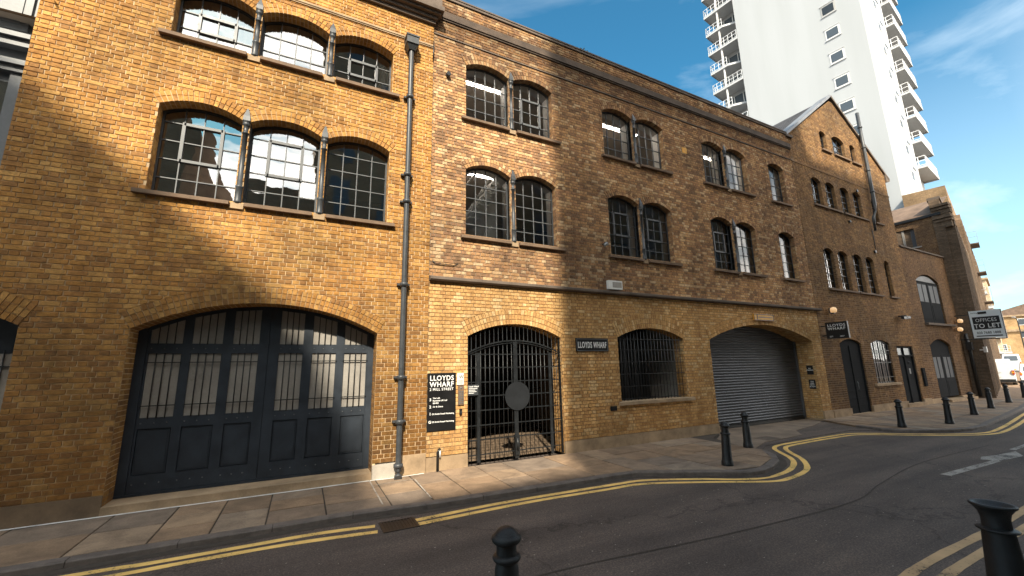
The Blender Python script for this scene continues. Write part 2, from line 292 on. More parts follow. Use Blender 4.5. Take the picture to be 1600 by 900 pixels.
# ------------------------------------------------------------------ mesh builder
class MB:
    def __init__(s): s.v = []; s.f = []; s.c = []; s.mi = []; s.sm = []
    def face(s, pts, cid=0.0, mi=0, smooth=False):
        k = len(s.v); s.v.extend(pts); s.f.append(tuple(range(k, k + len(pts)))); s.c.append(cid); s.mi.append(mi); s.sm.append(smooth)
    def box(s, x0, x1, y0, y1, z0, z1, cid=0.0, mi=0, skip=''):
        k = len(s.v)
        s.v += [(x0, y0, z0), (x1, y0, z0), (x1, y1, z0), (x0, y1, z0), (x0, y0, z1), (x1, y0, z1), (x1, y1, z1), (x0, y1, z1)]
        for n, q in (('b', (0, 3, 2, 1)), ('t', (4, 5, 6, 7)), ('f', (0, 1, 5, 4)), ('k', (2, 3, 7, 6)), ('l', (3, 0, 4, 7)), ('r', (1, 2, 6, 5))):
            if n not in skip: s.f.append(tuple(k + i for i in q)); s.c.append(cid); s.mi.append(mi); s.sm.append(False)
        return s
    def prism(s, poly, y0, y1, cid=0.0, mi=0, back=True):
        """poly of (x,z) counter-clockwise seen from -y, extruded from y0 (front) to y1"""
        n = len(poly); k = len(s.v)
        s.v += [(x, y0, z) for x, z in poly] + [(x, y1, z) for x, z in poly]
        fs = [tuple(range(k, k + n))]
        if back: fs.append(tuple(range(k + 2 * n - 1, k + n - 1, -1)))
        for i in range(n):
            j = (i + 1) % n; fs.append((k + i, k + n + i, k + n + j, k + j))
        for f in fs: s.f.append(f); s.c.append(cid); s.mi.append(mi); s.sm.append(False)
        return s
    def slabz(s, poly, z0, z1, cid=0., mi=0):
        n = len(poly); k = len(s.v)
        s.v += [(x, y, z1) for x, y in poly] + [(x, y, z0) for x, y in poly]
        s.f.append(tuple(range(k, k + n))); s.c.append(cid); s.mi.append(mi); s.sm.append(False)
        for i in range(n):
            j = (i + 1) % n; s.f.append((k + j, k + i, k + n + i, k + n + j)); s.c.append(cid); s.mi.append(mi); s.sm.append(False)
        return s
    def tube(s, pts, r, n=12, mi=0, caps=True, cid=0.):
        """pts list of points, r radius or list"""
        pts = [Vector(p) for p in pts]; rs = r if isinstance(r, (list, tuple)) else [r] * len(pts)
        rings = []
        for i, p in enumerate(pts):
            a = pts[max(0, i - 1)]; b = pts[min(len(pts) - 1, i + 1)]; d = (b - a).normalized() if (b - a).length > 1e-9 else Vector((0, 0, 1))
            up = Vector((0, 0, 1)) if abs(d.z) < .9 else Vector((0, 1, 0))
            u = d.cross(up).normalized(); v = d.cross(u)
            k = len(s.v); rings.append(k)
            for j in range(n):
                t = 2 * math.pi * j / n; s.v.append(tuple(p + (u * math.cos(t) + v * math.sin(t)) * rs[i]))
        for a, b in zip(rings, rings[1:]):
            for j in range(n):
                q = (j + 1) % n; s.f.append((a + j, b + j, b + q, a + q)); s.c.append(cid); s.mi.append(mi); s.sm.append(True)
        if caps:
            s.f.append(tuple(rings[0] + j for j in range(n))); s.f.append(tuple(rings[-1] + n - 1 - j for j in range(n)))
            s.c += [cid, cid]; s.mi += [mi, mi]; s.sm += [False, False]
        return s
    def lathe(s, prof, n=20, cx=0., cy=0., mi=0):
        rings = []
        for r, z in prof:
            k = len(s.v); rings.append(k)
            for j in range(n):
                t = 2 * math.pi * j / n; s.v.append((cx + r * math.cos(t), cy + r * math.sin(t), z))
        for a, b in zip(rings, rings[1:]):
            for j in range(n):
                q = (j + 1) % n; s.f.append((a + j, a + q, b + q, b + j)); s.c.append(0.); s.mi.append(mi); s.sm.append(True)
        return s
    def xf(s, mtx):
        s.v = [tuple(mtx @ Vector(p)) for p in s.v]; return s
    def mesh(s, name, mats):
        me = bpy.data.meshes.new(name); me.from_pydata(s.v, [], s.f)
        for m in mats: me.materials.append(m)
        if s.f:
            a = me.attributes.new('cid', 'FLOAT', 'FACE'); a.data.foreach_set('value', s.c)
            me.polygons.foreach_set('material_index', s.mi); me.polygons.foreach_set('use_smooth', s.sm)
        me.update(); return me
    def build(s, name, m, parent=None, **k):
        return link(name, s.mesh(name, m if isinstance(m, (list, tuple)) else [m]), parent, **k)
def link(name, me, parent=None, loc=None, rot=None, label=None, cat=None, group=None, kind=None):
    o = bpy.data.objects.new(name, me); COL.objects.link(o)
    if parent: o.parent = parent
    if loc is not None: o.location = loc
    if rot is not None: o.rotation_euler = rot
    tag(o, label, cat, group, kind); return o
def tag(o, label=None, cat=None, group=None, kind=None):
    if label: o['label'] = label
    if cat: o['category'] = cat
    if group: o['group'] = group
    if kind: o['kind'] = kind
def thing(name, label, cat, loc=(0, 0, 0), rz=0., group=None):
    return link(name, None, None, loc, (0, 0, rz), label, cat, group)
def copy_tree(o, parent=None):
    c = o.copy(); COL.objects.link(c); c.parent = parent
    for ch in list(o.children): copy_tree(ch, c)
    return c
def text(name, s_, size, loc, rot, m, parent=None, ext=.002, off=0., align='LEFT', sx=1.0, spacing=1.0, fit=None):
    cu = bpy.data.curves.new(name, 'FONT'); cu.body = s_; cu.size = size; cu.extrude = ext; cu.offset = off; cu.align_x = align
    cu.space_character = spacing; cu.resolution_u = 3
    tmp = bpy.data.objects.new('tmp_text', cu); COL.objects.link(tmp)
    dg = bpy.context.evaluated_depsgraph_get(); dg.update()
    me = bpy.data.meshes.new_from_object(tmp.evaluated_get(dg))
    bpy.data.objects.remove(tmp); me.materials.clear(); me.materials.append(m)
    xs = [v.co.x for v in me.vertices]
    if fit: sx = fit / (max(xs) - min(xs))
    o = link(name, me, parent, loc, rot); o.scale = (sx, 1, 1); return o
FACE = (math.pi / 2, 0, 0)

# ------------------------------------------------------------------ brickwork
CH, JT = .081, .0135
class Op:
    """an opening: x0,x1 jambs; z0 foot; zs springing; rise; ring thickness t; lim = how far the ring may spread"""
    def __init__(s, x0, x1, z0, zs, rise=0., t=.24, lim=None, depth=.25, rings=2):
        s.x0, s.x1, s.z0, s.zs, s.rise, s.t, s.depth, s.rings = x0, x1, z0, zs, rise, t, depth, rings
        s.lim = lim or (x0 - 9, x1 + 9); s.xc = (x0 + x1) / 2; hw = (x1 - x0) / 2
        if rise > 0:
            s.R = (hw * hw + rise * rise) / (2 * rise); s.zc = zs + rise - s.R; s.th = math.asin(hw / s.R)
            s.top = zs + rise + t
        else: s.top = zs
    def arch_z(s, x):
        """height of the intrados above x"""
        if s.rise <= 0: return s.zs
        d = s.R ** 2 - (x - s.xc) ** 2
        return s.zc + math.sqrt(max(d, 0))
    def block(s, z):
        if z < s.z0 or z >= s.top: return None
        if z < s.zs: return s.x0, s.x1
        hw = (z - s.zc) * math.tan(s.th); r2 = (s.R + s.t) ** 2 - (z - s.zc) ** 2
        hw = min(hw, math.sqrt(max(r2, 0)))
        return max(s.xc - hw, s.lim[0]), min(s.xc + hw, s.lim[1])
    def intrados(s, n=16, inset=0.):
        """outline of the opening (x,z), ccw from -y: foot left, foot right, right springing, arch, left springing"""
        p = [(s.x0 + inset, s.z0), (s.x1 - inset, s.z0)]
        if s.rise <= 0: return p + [(s.x1 - inset, s.zs - inset), (s.x0 + inset, s.zs - inset)]
        for i in range(n + 1):
            a = s.th * (1 - 2 * i / n); r = s.R - inset
            x = s.xc + r * math.sin(a); x = min(max(x, s.x0 + inset), s.x1 - inset)
            p.append((x, s.zc + r * math.cos(a)))
        return p

def spans(ops, zb, zt, X0, X1):
    """solid stretches of one course: list of ((left at foot, left at head), (right at foot, right at head))"""
    zm = (zb + zt) / 2; bl = []
    for o in ops:
        m = o.block(zm); b = o.block(zb + 1e-4) ; t = o.block(zt - 1e-4)
        if m is None and b is None and t is None: continue
        if zm < o.z0: continue
        if b is None: b = m or t
        if t is None:
            c = o.xc; t = (c, c) if o.rise > 0 else (m or b)
            if o.rise <= 0 and m is None: continue
        bl.append([b[0], b[1], t[0], t[1]])
    bl.sort(key=lambda q: q[0]); mg = []
    for q in bl:
        if mg and q[0] <= mg[-1][1] + .03:
            p = mg[-1]; p[1] = max(p[1], q[1])
            if p[3] - p[2] < 1e-3: p[2], p[3] = q[2], q[3]
            elif q[3] - q[2] > 1e-3: p[2] = min(p[2], q[2]); p[3] = max(p[3], q[3])
        else: mg.append(q)
    out = []; l = (X0(zb), X0(zt))
    for q in mg:
        if min(q[0] - l[0], q[2] - l[1]) > .01 or max(q[0] - l[0], q[2] - l[1]) > .03:
            out.append((l, (max(q[0], l[0]), max(q[2], l[1]))))
        l = (q[1], q[3])
    r = (X1(zb), X1(zt))
    if max(r[0] - l[0], r[1] - l[1]) > .02: out.append((l, (max(r[0], l[0]), max(r[1], l[1]))))
    return out

def brickwork(parent, ops, x0, x1, z0, z1, m_brick, m_mort, singles=0, campos=None, X0=None, X1=None, y=0., split=None, rough=.0015, seed=3):
    """lay English bond over a wall and leave the openings free; the `singles` bricks that show largest are objects of their own"""
    rr = random.Random(seed); X0 = X0 or (lambda z: x0); X1 = X1 or (lambda z: x1)
    for o in ops:
        if o.rise > 0: nt_ = z0 + round((o.top - z0) / CH) * CH; o.t += nt_ - o.top; o.top = nt_
    mort = MB(); joined = MB(); full = []
    for o in ops:
        if o.rise > 0:
            c_ = math.floor((o.top - z0) / CH); zb = z0 + c_ * CH; q = o.block(zb + 1e-4)
            if q: mort.face([(q[0] - .02, y + .0118, zb - .02), (q[1] + .02, y + .0118, zb - .02), (q[1] + .02, y + .0118, zb + CH), (q[0] - .02, y + .0118, zb + CH)])
    nc = int(math.ceil((z1 - z0) / CH)); SL = .2375
    for c in range(nc):
        zb = z0 + c * CH; zt = min(zb + CH, z1)
        if zt - zb < .02: continue
        for (lb, lt), (rb, rt) in spans(ops, zb, zt, X0, X1):
            mort.face([(lb, y + .011, zb), (rb, y + .011, zb), (rt, y + .011, zt), (lt, y + .011, zt)])
            a0, b0 = zb + JT / 2, zt - JT / 2
            hd = c % 2; step = SL / 2 if hd else SL
            ph = SL / 4 if hd else 0
            k = math.floor((min(lb, lt) - ph) / step)
            while True:
                a = k * step + ph + rr.uniform(-.006, .006); b = (k + 1) * step + ph; k += 1
                if a > max(rb, rt): break
                g = JT / 2; q = [(a + g, a0), (b - g, a0), (b - g, b0), (a + g, b0)]
                whole = a >= max(lb, lt) - 1e-6 and b <= min(rb, rt) + 1e-6 and zt - zb > CH - .001
                if not whole:
                    for (p0, p1, sg) in ((lb, lt, 1), (rb, rt, -1)):
                        if sg == 1 and a >= max(p0, p1) - 1e-6: continue
                        if sg == -1 and b <= min(p0, p1) + 1e-6: continue
                        sd = lambda p: sg * (p[0] - (p0 + (p1 - p0) * (p[1] - zb) / (zt - zb))) - .003
                        r_ = []
                        for i_ in range(len(q)):
                            u_, v_ = q[i_], q[(i_ + 1) % len(q)]; du, dv = sd(u_), sd(v_)
                            if du >= 0: r_.append(u_)
                            if (du >= 0) != (dv >= 0): k_ = du / (du - dv); r_.append((u_[0] + (v_[0] - u_[0]) * k_, u_[1] + (v_[1] - u_[1]) * k_))
                        q = r_
                        if len(q) < 3: break
                    if len(q) < 3 or max(p[0] for p in q) - min(p[0] for p in q) < .022: continue
                full.append((whole, hd, q, rr.uniform(-.0025, .002), rr.random()))
    if singles:
        def dist(e):
            q = e[2]; return (Vector((sum(p[0] for p in q) / len(q), y, (q[0][1] + q[2][1]) / 2)) - campos).length + (0 if e[0] else 1e6)
        full.sort(key=dist)
        var = {}
        for hd in (0, 1):
            wdt = (SL / 2 if hd else SL) - JT
            for vi in range(4):
                b = MB(); j = lambda: rr.uniform(-rough, rough)
                _brick(b, [(-wdt / 2 + j(), -CH / 2 + JT / 2 + j()), (wdt / 2 + j(), -CH / 2 + JT / 2 + j()), (wdt / 2 + j(), CH / 2 - JT / 2 + j()), (-wdt / 2 + j(), CH / 2 - JT / 2 + j())], 0, 0.)
                var[hd, vi] = b.mesh('brick', [m_brick])
        for e in full[:singles]:
            q = e[2]; link('brick', var[e[1], rr.randrange(4)], parent, ((q[0][0] + q[1][0]) / 2, y + e[3], (q[0][1] + q[2][1]) / 2))
        full = full[singles:]
    for wh, hd, q, dy, cid in full:
        j = lambda: rr.uniform(-rough, rough)
        _brick(joined, [(p[0] + j(), p[1] + j()) for p in q], y + dy, cid)
    joined.build('brickwork', m_brick, parent, kind='stuff')
    mort.build('mortar', m_mort, parent)
def _brick(b, q, y, cid, back=.02):
    k = len(b.v); n = len(q); cx = sum(p[0] for p in q) / n; cz = sum(p[1] for p in q) / n; ch = .0025
    ins = [(x - math.copysign(min(ch, abs(x - cx) * .5), x - cx), z - math.copysign(min(ch, abs(z - cz) * .5), z - cz)) for x, z in q]
    b.v += [(x, y, z) for x, z in ins] + [(x, y + .003, z) for x, z in q] + [(x, y + back, z) for x, z in q]
    fs = [tuple(range(k, k + n))]
    for o in (0, n):
        for i in range(n):
            j = (i + 1) % n; fs.append((k + o + i, k + o + n + i, k + o + n + j, k + o + j))
    for f in fs: b.f.append(f); b.c.append(cid); b.mi.append(0); b.sm.append(False)

def arch_bricks(parent, o, m_brick, m_mort, single=False, y=0., seed=5):
    """rings of header voussoirs that run the depth of the reveal, with the mortar set back"""
    rr = random.Random(seed); mo = MB(); jn = MB(); tr = o.t / o.rings
    n = max(6, int(round(2 * o.th * (o.R + o.t / 2) / .082)))
    P = lambda r, a: (o.xc + r * math.sin(a), o.zc + r * math.cos(a))
    for i in range(24):
        a, b = o.th * (-1 + 2 * i / 24), o.th * (-1 + 2 * (i + 1) / 24)
        cl = lambda p: (min(max(p[0], o.lim[0]), o.lim[1]), p[1])
        mo.prism([cl(P(o.R + .006, a)), cl(P(o.R + .006, b)), cl(P(o.R + o.t, b)), cl(P(o.R + o.t, a))], y + .012, y + o.depth + .02)
    for k in range(o.rings):
        r0 = o.R + k * tr + .003; r1 = o.R + (k + 1) * tr - .009; off = rr.random() * .4
        for i in range(n):
            a = o.th * (-1 + 2 * (i + .09) / n); b = o.th * (-1 + 2 * (i + .91) / n)
            am = (a + b) / 2; xm = P((r0 + r1) / 2, am)[0]
            if xm < o.lim[0] or xm > o.lim[1]: continue
            dy = rr.uniform(-.007, -.003); j = lambda: rr.uniform(-.0015, .0015)
            q = [P(r0 + j(), a), P(r0 + j(), b), P(r1 + j(), b), P(r1 + j(), a)]
            b_ = MB() if single else jn
            dd = o.depth if k == 0 else .03
            if k == 0:
                b_.prism(q, y + dy, y + .105, rr.random()); yy = .115; 
                while yy < dd: b_.prism(q, y + yy, y + min(yy + .1, dd + .01), rr.random()); yy += .11
            else: b_.prism(q, y + dy, y + .04, rr.random(), back=False)
            if single: b_.build('arch_brick', m_brick, parent)
    if jn.f: jn.build('arch_brickwork', m_brick, parent, kind='stuff')
    mo.build('arch_mortar', m_mort, parent)
def jamb_bricks(jn, mo, o, y=0., sides='lr', seed=9):
    """the reveals: brick ends stacked course on course at each side of the opening"""
    rr = random.Random(seed); c = 0; z = o.z0
    while z < o.zs - .01:
        zt = min(z + CH, o.zs + .004)
        for sd in sides:
            x = o.x0 if sd == 'l' else o.x1; sg = -1 if sd == 'l' else 1
            xx = sorted((x, x + sg * .05)); yy = y + .022; first = True
            if c % 2: cuts = [.10, .215, .33, .445, .56, .675, .79]
            else: cuts = [.215, .445, .675, .905]
            for cc in cuts:
                ye = min(y + cc, y + o.depth + .015)
                if ye - yy > .02: jn.box(xx[0], xx[1], yy, ye - JT * .8, z + JT / 2, zt - JT / 2, rr.random())
                yy = ye
                if cc >= o.depth: break
            xm = sorted((x + sg * .006, x + sg * .06)); mo.box(xm[0], xm[1], y + .013, y + o.depth + .016, z, zt)
        z += CH; c += 1
def fit_openings(parent, ops, mb, mm, y=0., single_for=()):
    jn, mo = MB(), MB()
    for i, o in enumerate(ops):
        if o.rise > 0: arch_bricks(parent, o, mb, mm, o in single_for, y, 5 + i)
        jamb_bricks(jn, mo, o, y, seed=9 + i)
    jn.build('reveal_brickwork', mb, parent, kind='stuff'); mo.build('reveal_mortar', mm, parent, kind='stuff')

# ------------------------------------------------------------------ windows
def clip_top(poly, fz, n=5):
    """rectangle (x0,x1,z0,z1) with its head cut by height function fz"""
    x0, x1, z0, z1 = poly
    pts = [(x0, z0), (x1, z0)]
    for i in range(n + 1):
        x = x1 + (x0 - x1) * i / n; pts.append((x, max(z0 + .001, min(z1, fz(x)))))
    return pts
def window(parent, o, cols, bars, m_glass, y=.25, vent=None, frame=.036, bar=.009, m_frame=None, m_bar=None, tilt=.006, lean=0., lining=True, seed=1):
    """an iron casement set in an arched opening; bars = heights of the horizontal bars"""
    rr = random.Random(seed); m_frame = m_frame or M['iron']; m_bar = m_bar or M['bar']
    fr = MB(); out = o.intrados(12, -.004); inn = o.intrados(12, frame)
    if o.rise <= 0: out = o.intrados(0, -.004)
    n = len(out); inn = [(x, z + (frame if i < 2 else 0)) for i, (x, z) in enumerate(inn)]
    for i in range(n):
        j = (i + 1) % n
        fr.face([(out[i][0], y, out[i][1]), (out[j][0], y, out[j][1]), (inn[j][0], y, inn[j][1]), (inn[i][0], y, inn[i][1])])
        fr.face([(inn[i][0], y, inn[i][1]), (inn[j][0], y, inn[j][1]), (inn[j][0], y + .05, inn[j][1]), (inn[i][0], y + .05, inn[i][1])])
    W = fr.build('window', m_frame, parent)
    gx = [o.x0 + frame + (o.x1 - o.x0 - 2 * frame) * i / cols for i in range(cols + 1)]
    fz = lambda x: (o.zc + math.sqrt(max((o.R - frame) ** 2 - (x - o.xc) ** 2, 0))) if o.rise > 0 else o.zs - frame
    gz = [o.z0 + frame] + list(bars) + [9e9]
    gb = MB()
    for x in gx[1:-1]: gb.box(x - bar, x + bar, y + .006, y + .04, o.z0 + frame, fz(x))
    for z in bars: gb.box(o.x0 + frame, o.x1 - frame, y + .004, y + .036, z - bar, z + bar)
    gb.build('glazing_bars', m_bar, W)
    if vent:                                              # an opening light with its own heavier frame
        c0, c1, r0, r1 = vent; vb = MB(); xa, xb, za, zb = gx[c0], gx[c1], gz[r0], gz[r1]; q = .026
        for bx in ((xa - q, xa + q, za - q, zb + q), (xb - q, xb + q, za - q, zb + q), (xa, xb, za - q, za + q), (xa, xb, zb - q, zb + q)):
            vb.box(bx[0], bx[1], y - .018, y + .03, bx[2], bx[3])
        vb.build('opening_light', m_bar, W)
    for i in range(cols):
        for k in range(len(gz) - 1):
            top = max(fz(gx[i]), fz(gx[i + 1]))
            if gz[k] > top - .03: continue
            pts = clip_top((gx[i] + .004, gx[i + 1] - .004, gz[k] + .004, min(gz[k + 1] - .004, top)), lambda x: fz(x))
            tx, tz = rr.uniform(-tilt, tilt), rr.uniform(-tilt, tilt) + lean; xm, zm = (gx[i] + gx[i + 1]) / 2, gz[k] + .15
            b = MB(); b.face([(x, y + .022 + (x - xm) * tx + (z - zm) * tz, z) for x, z in pts]); b.build('pane', m_glass, W)
    if lining:
        b = MB(); d0, d1 = y + .052, y + .32
        b.face([(o.x0 - .0, d0, o.z0), (o.x0, d1, o.z0), (o.x0, d1, o.zs), (o.x0, d0, o.zs)])
        b.face([(o.x1, d0, o.z0), (o.x1, d1, o.z0), (o.x1, d1, o.zs), (o.x1, d0, o.zs)])
        b.face([(o.x0, d0, o.z0 + .002), (o.x1, d0, o.z0 + .002), (o.x1, d1, o.z0 + .002), (o.x0, d1, o.z0 + .002)])
        arc = [p for p in o.intrados(8)[2:]]
        for p, q in zip(arc, arc[1:]): b.face([(p[0], d0, p[1]), (q[0], d0, q[1]), (q[0], d1, q[1]), (p[0], d1, p[1])])
        b.build('lining', M['lining'], W)
    return W
def sill(parent, x0, x1, z, proj=.09, h=.075, m=None, y=0., seed=0):
    rr = random.Random(seed); b = MB(); n = max(1, int((x1 - x0) / .5)); 
    prof = [(y + .05, z + .012), (y - proj, z - .008), (y - proj, z - h), (y + .02, z - h)]
    xs = [x0 + (x1 - x0) * i / n for i in range(n + 1)]
    P = [[(x, py + rr.uniform(-.003, .003), pz + rr.uniform(-.003, .002)) for py, pz in prof] for x in xs]
    for A, B in zip(P, P[1:]):
        for k in range(3): b.face([A[k + 1], B[k + 1], B[k], A[k]])
    b.face(P[0][::-1]); b.face(P[-1]); b.box(x0 + .13, x1 - .13, y + .04, y + .26, z - .05, z + .008)
    return b.build('sill', m or M['sill'], parent)
def column(parent, x, z0, zcap, ztip, y=.02, r=.045, plate=.07):
    """cast iron mullion: flat plate behind, round shaft with rings, capital and spear head"""
    b = MB(); b.box(x - plate, x + plate, y + .07, y + .26, z0, zcap + .05)
    H = zcap - z0
    b.lathe([(.0, z0), (r * 1.35, z0), (r * 1.4, z0 + .04), (r * 1.25, z0 + .06), (r * 1.25, z0 + .30), (r * 1.4, z0 + .31), (r * 1.4, z0 + .335), (r * 1.0, z0 + .345),
             (r * .92, zcap - .26), (r * 1.25, zcap - .255), (r * 1.25, zcap - .235), (r * .92, zcap - .225), (r * .95, zcap - .10), (r * 1.35, zcap - .085), (r * 1.35, zcap - .05), (r * 1.1, zcap - .035), (r * 1.5, zcap - .02), (r * 1.5, zcap)], 16, x, y)
    c = b.build('cast_iron_mullion', M['iron'], parent)
    s_ = MB(); q = r * 1.35; cz = zcap
    base = [(x - q, y - q, cz), (x + q, y - q, cz), (x + q, y + q, cz), (x - q, y + q, cz)]
    q2 = r * 1.15; mid = [(x - q2, y - q2, cz + .10), (x + q2, y - q2, cz + .10), (x + q2, y + q2, cz + .10), (x - q2, y + q2, cz + .10)]
    for i in range(4):
        j = (i + 1) % 4; s_.face([base[i], base[j], mid[j], mid[i]]); s_.face([mid[i], mid[j], (x, y, ztip)])
    s_.build('spear_finial', M['iron'], c)
    return c
def block_under(parent, x, z, m=None):
    b = MB(); b.box(x - .10, x + .10, -.035, .2, z - .11, z); return b.build('bearing_block', m or M['stone'], parent)
def room(parent, x0, x1, z0, z1, y0=.03, y1=5.5, mw='room', y1c='ceil'):
    b = MB(); 
    b.face([(x0, y0, z0), (x1, y0, z0), (x1, y1, z0), (x0, y1, z0)], mi=2)
    b.face([(x0, y0, z1), (x0, y1, z1), (x1, y1, z1), (x1, y0, z1)], mi=1)
    b.face([(x0, y1, z0), (x1, y1, z0), (x1, y1, z1), (x0, y1, z1)])
    b.face([(x0, y0, z0), (x0, y1, z0), (x0, y1, z1), (x0, y0, z1)]); b.face([(x1, y0, z0), (x1, y0, z1), (x1, y1, z1), (x1, y1, z0)])
    return b.build('room', [M[mw], M[y1c], M['floor']], parent)

# ================================================================== BUILDING A: three-bay warehouse on the left
AY = -.03
A = thing('brick_warehouse', 'orange brick warehouse with big triple windows above a wide dark arched garage door', 'building', (0, AY, 0))
gar = Op(-2.49, 1.27, .0, 2.72, .50, .33, depth=.47, rings=3)
sideop = Op(-7.9, -3.72, 0, 2.74, .50, .33, depth=.47, rings=3)
ZA1, ZA2 = 5.06, 8.12
aw = []
for z0, zs in ((ZA1, 6.68), (ZA2, 9.12)):
    aw += [Op(-2.58, -1.34, z0, zs, .18, .235, (-3.2, -1.28)), Op(-1.22, .01, z0, zs, .18, .235, (-1.28, .07)), Op(.13, 1.36, z0, zs, .18, .235, (.07, 2.2))]
upop = Op(-8.6, -4.265, 4.45, 12.2, 0, depth=.3)
opsA = [gar, sideop, upop] + aw
brickwork(A, opsA, -9.0, 2.29, .28, 10.36, M['brickA'], M['mortarA'], 300, CAM, seed=31)
fit_openings(A, [gar, sideop] + aw, M['brickA'], M['mortarA'], single_for=(gar,) + tuple(aw[:3]))
b = MB(); b.box(-9, 2.29, .035, .3, 10.36, 11.9); b.box(-9.0, 2.285, 0.0, .035, 10.85, 11.8); b.build('parapet_wall', M['brickA'], A)
b = MB(); b.box(-9, 2.29, .45, 7, 10.6, 10.75); b.box(-9, -8.9, .05, 7, 0, 10.7); b.box(-9, 2.28, 6.9, 7, 0, 10.7); b.build('roof_deck', M['slate'], A)
b = MB(); b.box(2.2, 2.288, .02, .6, 0, 11.9); b.build('party_wall', M['brickA'], A)
# string course, cornice and plinth
b = MB(); b.box(-4.25, 2.30, -.035, .02, 9.66, 9.70); b.box(-4.25, 2.298, -.02, .02, 9.63, 9.66); b.build('string_course', M['stone'], A)
b = MB(); b.box(-4.26, 2.31, -.07, .03, 10.28, 10.36); b.box(-4.26, 2.34, -.13, .03, 10.36, 10.44); b.box(-4.26, 2.40, -.22, .03, 10.44, 10.50); b.box(-4.26, 2.46, -.30, .05, 10.50, 10.62); b.box(-4.26, 2.42, -.24, .3, 10.62, 10.85)
b.build('cornice', M['stone_dark'], A)
for x0, x1, z1 in ((-3.72, -2.49, .28), (-9.0, -7.9, .28)):
    b = MB(); b.box(x0 + .003, x1 - .003, -.022, .45, 0, z1); b.build('plinth_stone', worn('brown_rendered_plinth', (.20, .135, .08), .9, amt=.5, scale=2, bumps=.5), A)
b = MB(); b.box(1.275, 1.70, -.045, .46, 0, .255); b.build('plinth_stone', M['render'], A)
b = MB(); b.box(1.703, 2.288, -.022, .3, 0, .37); b.build('plinth_stone', M['stone'], A)
# windows of A
for fl, (z0, hb, mg) in enumerate(((ZA1, (5.42, 5.78, 6.14, 6.50), 'glassA'), (ZA2, (8.49, 8.85), 'glassA'))):
    for k in range(3):
        o = aw[fl * 3 + k]
        v = {(0, 0): (1, 3, 2, 4), (0, 1): (1, 3, 2, 4), (0, 2): (1, 3, 2, 4)}.get((fl, k)) if fl == 0 else ((1, 3, 1, 2) if k != 1 else None)
        window(A, o, 4, hb, M[mg], vent=None if fl == 0 and k == 2 else v, seed=fl * 3 + k + 1, tilt=.013, lean=.035 if k < 1 else 0)
    for x in (-1.28, .07): column(A, x, z0 - .03, z0 + 1.62 if fl == 0 else z0 + 1.04, z0 + 1.93 if fl == 0 else z0 + 1.34, y=.01); block_under(A, x, z0 - .03)
    for a_, c_ in ((-2.73, -1.40), (-1.17, -.06), (.19, 1.51)): sill(A, a_, c_, z0 - .02, seed=int(a_ * 9))
room(A, -8.5, 2.19, 4.6, 7.7); room(A, -8.5, 2.19, 7.75, 10.3)
b = MB(); b.box(-3.6, 1.9, .5, 4, 0.0, .12); b.box(-3.6, 1.9, 3.9, 4, 0, 4.3); b.box(-3.7, -3.6, .5, 4, 0, 4.3); b.box(1.9, 2.0, .5, 4, 0, 4.3); b.box(-3.7, 2.0, .5, 4, 4.3, 4.4); b.build('ground_room', M['room'], A)
# curtains in the top windows
def curtain(x0, x1, z0, z1, y, label):
    b = MB(); n = 22; top = []; bot = []
    for i in range(n + 1):
        t = i / n; x = x0 + (x1 - x0) * t; yy = y + .035 * math.sin(t * 19) + .012 * math.sin(t * 47)
        top.append((x0 + (x1 - x0) * (.15 + t * .75), yy, z1)); bot.append((x, yy + .02, z0))
    for i in range(n): b.face([bot[i], bot[i + 1], top[i + 1], top[i]], smooth=True)
    o = b.build('curtain', M['cloth']); tag(o, label, 'curtain', 'curtains behind the top floor windows'); return o
curtain(-.34, .02, 8.1, 9.0, .38, 'cream curtain gathered at the right side of the middle top floor window')
curtain(1.02, 1.38, 8.1, 9.05, .38, 'cream curtain gathered at the right side of the right top floor window')
curtain(-1.60, -1.32, 8.1, 9.1, .38, 'cream curtain at the right side of the left top floor window')

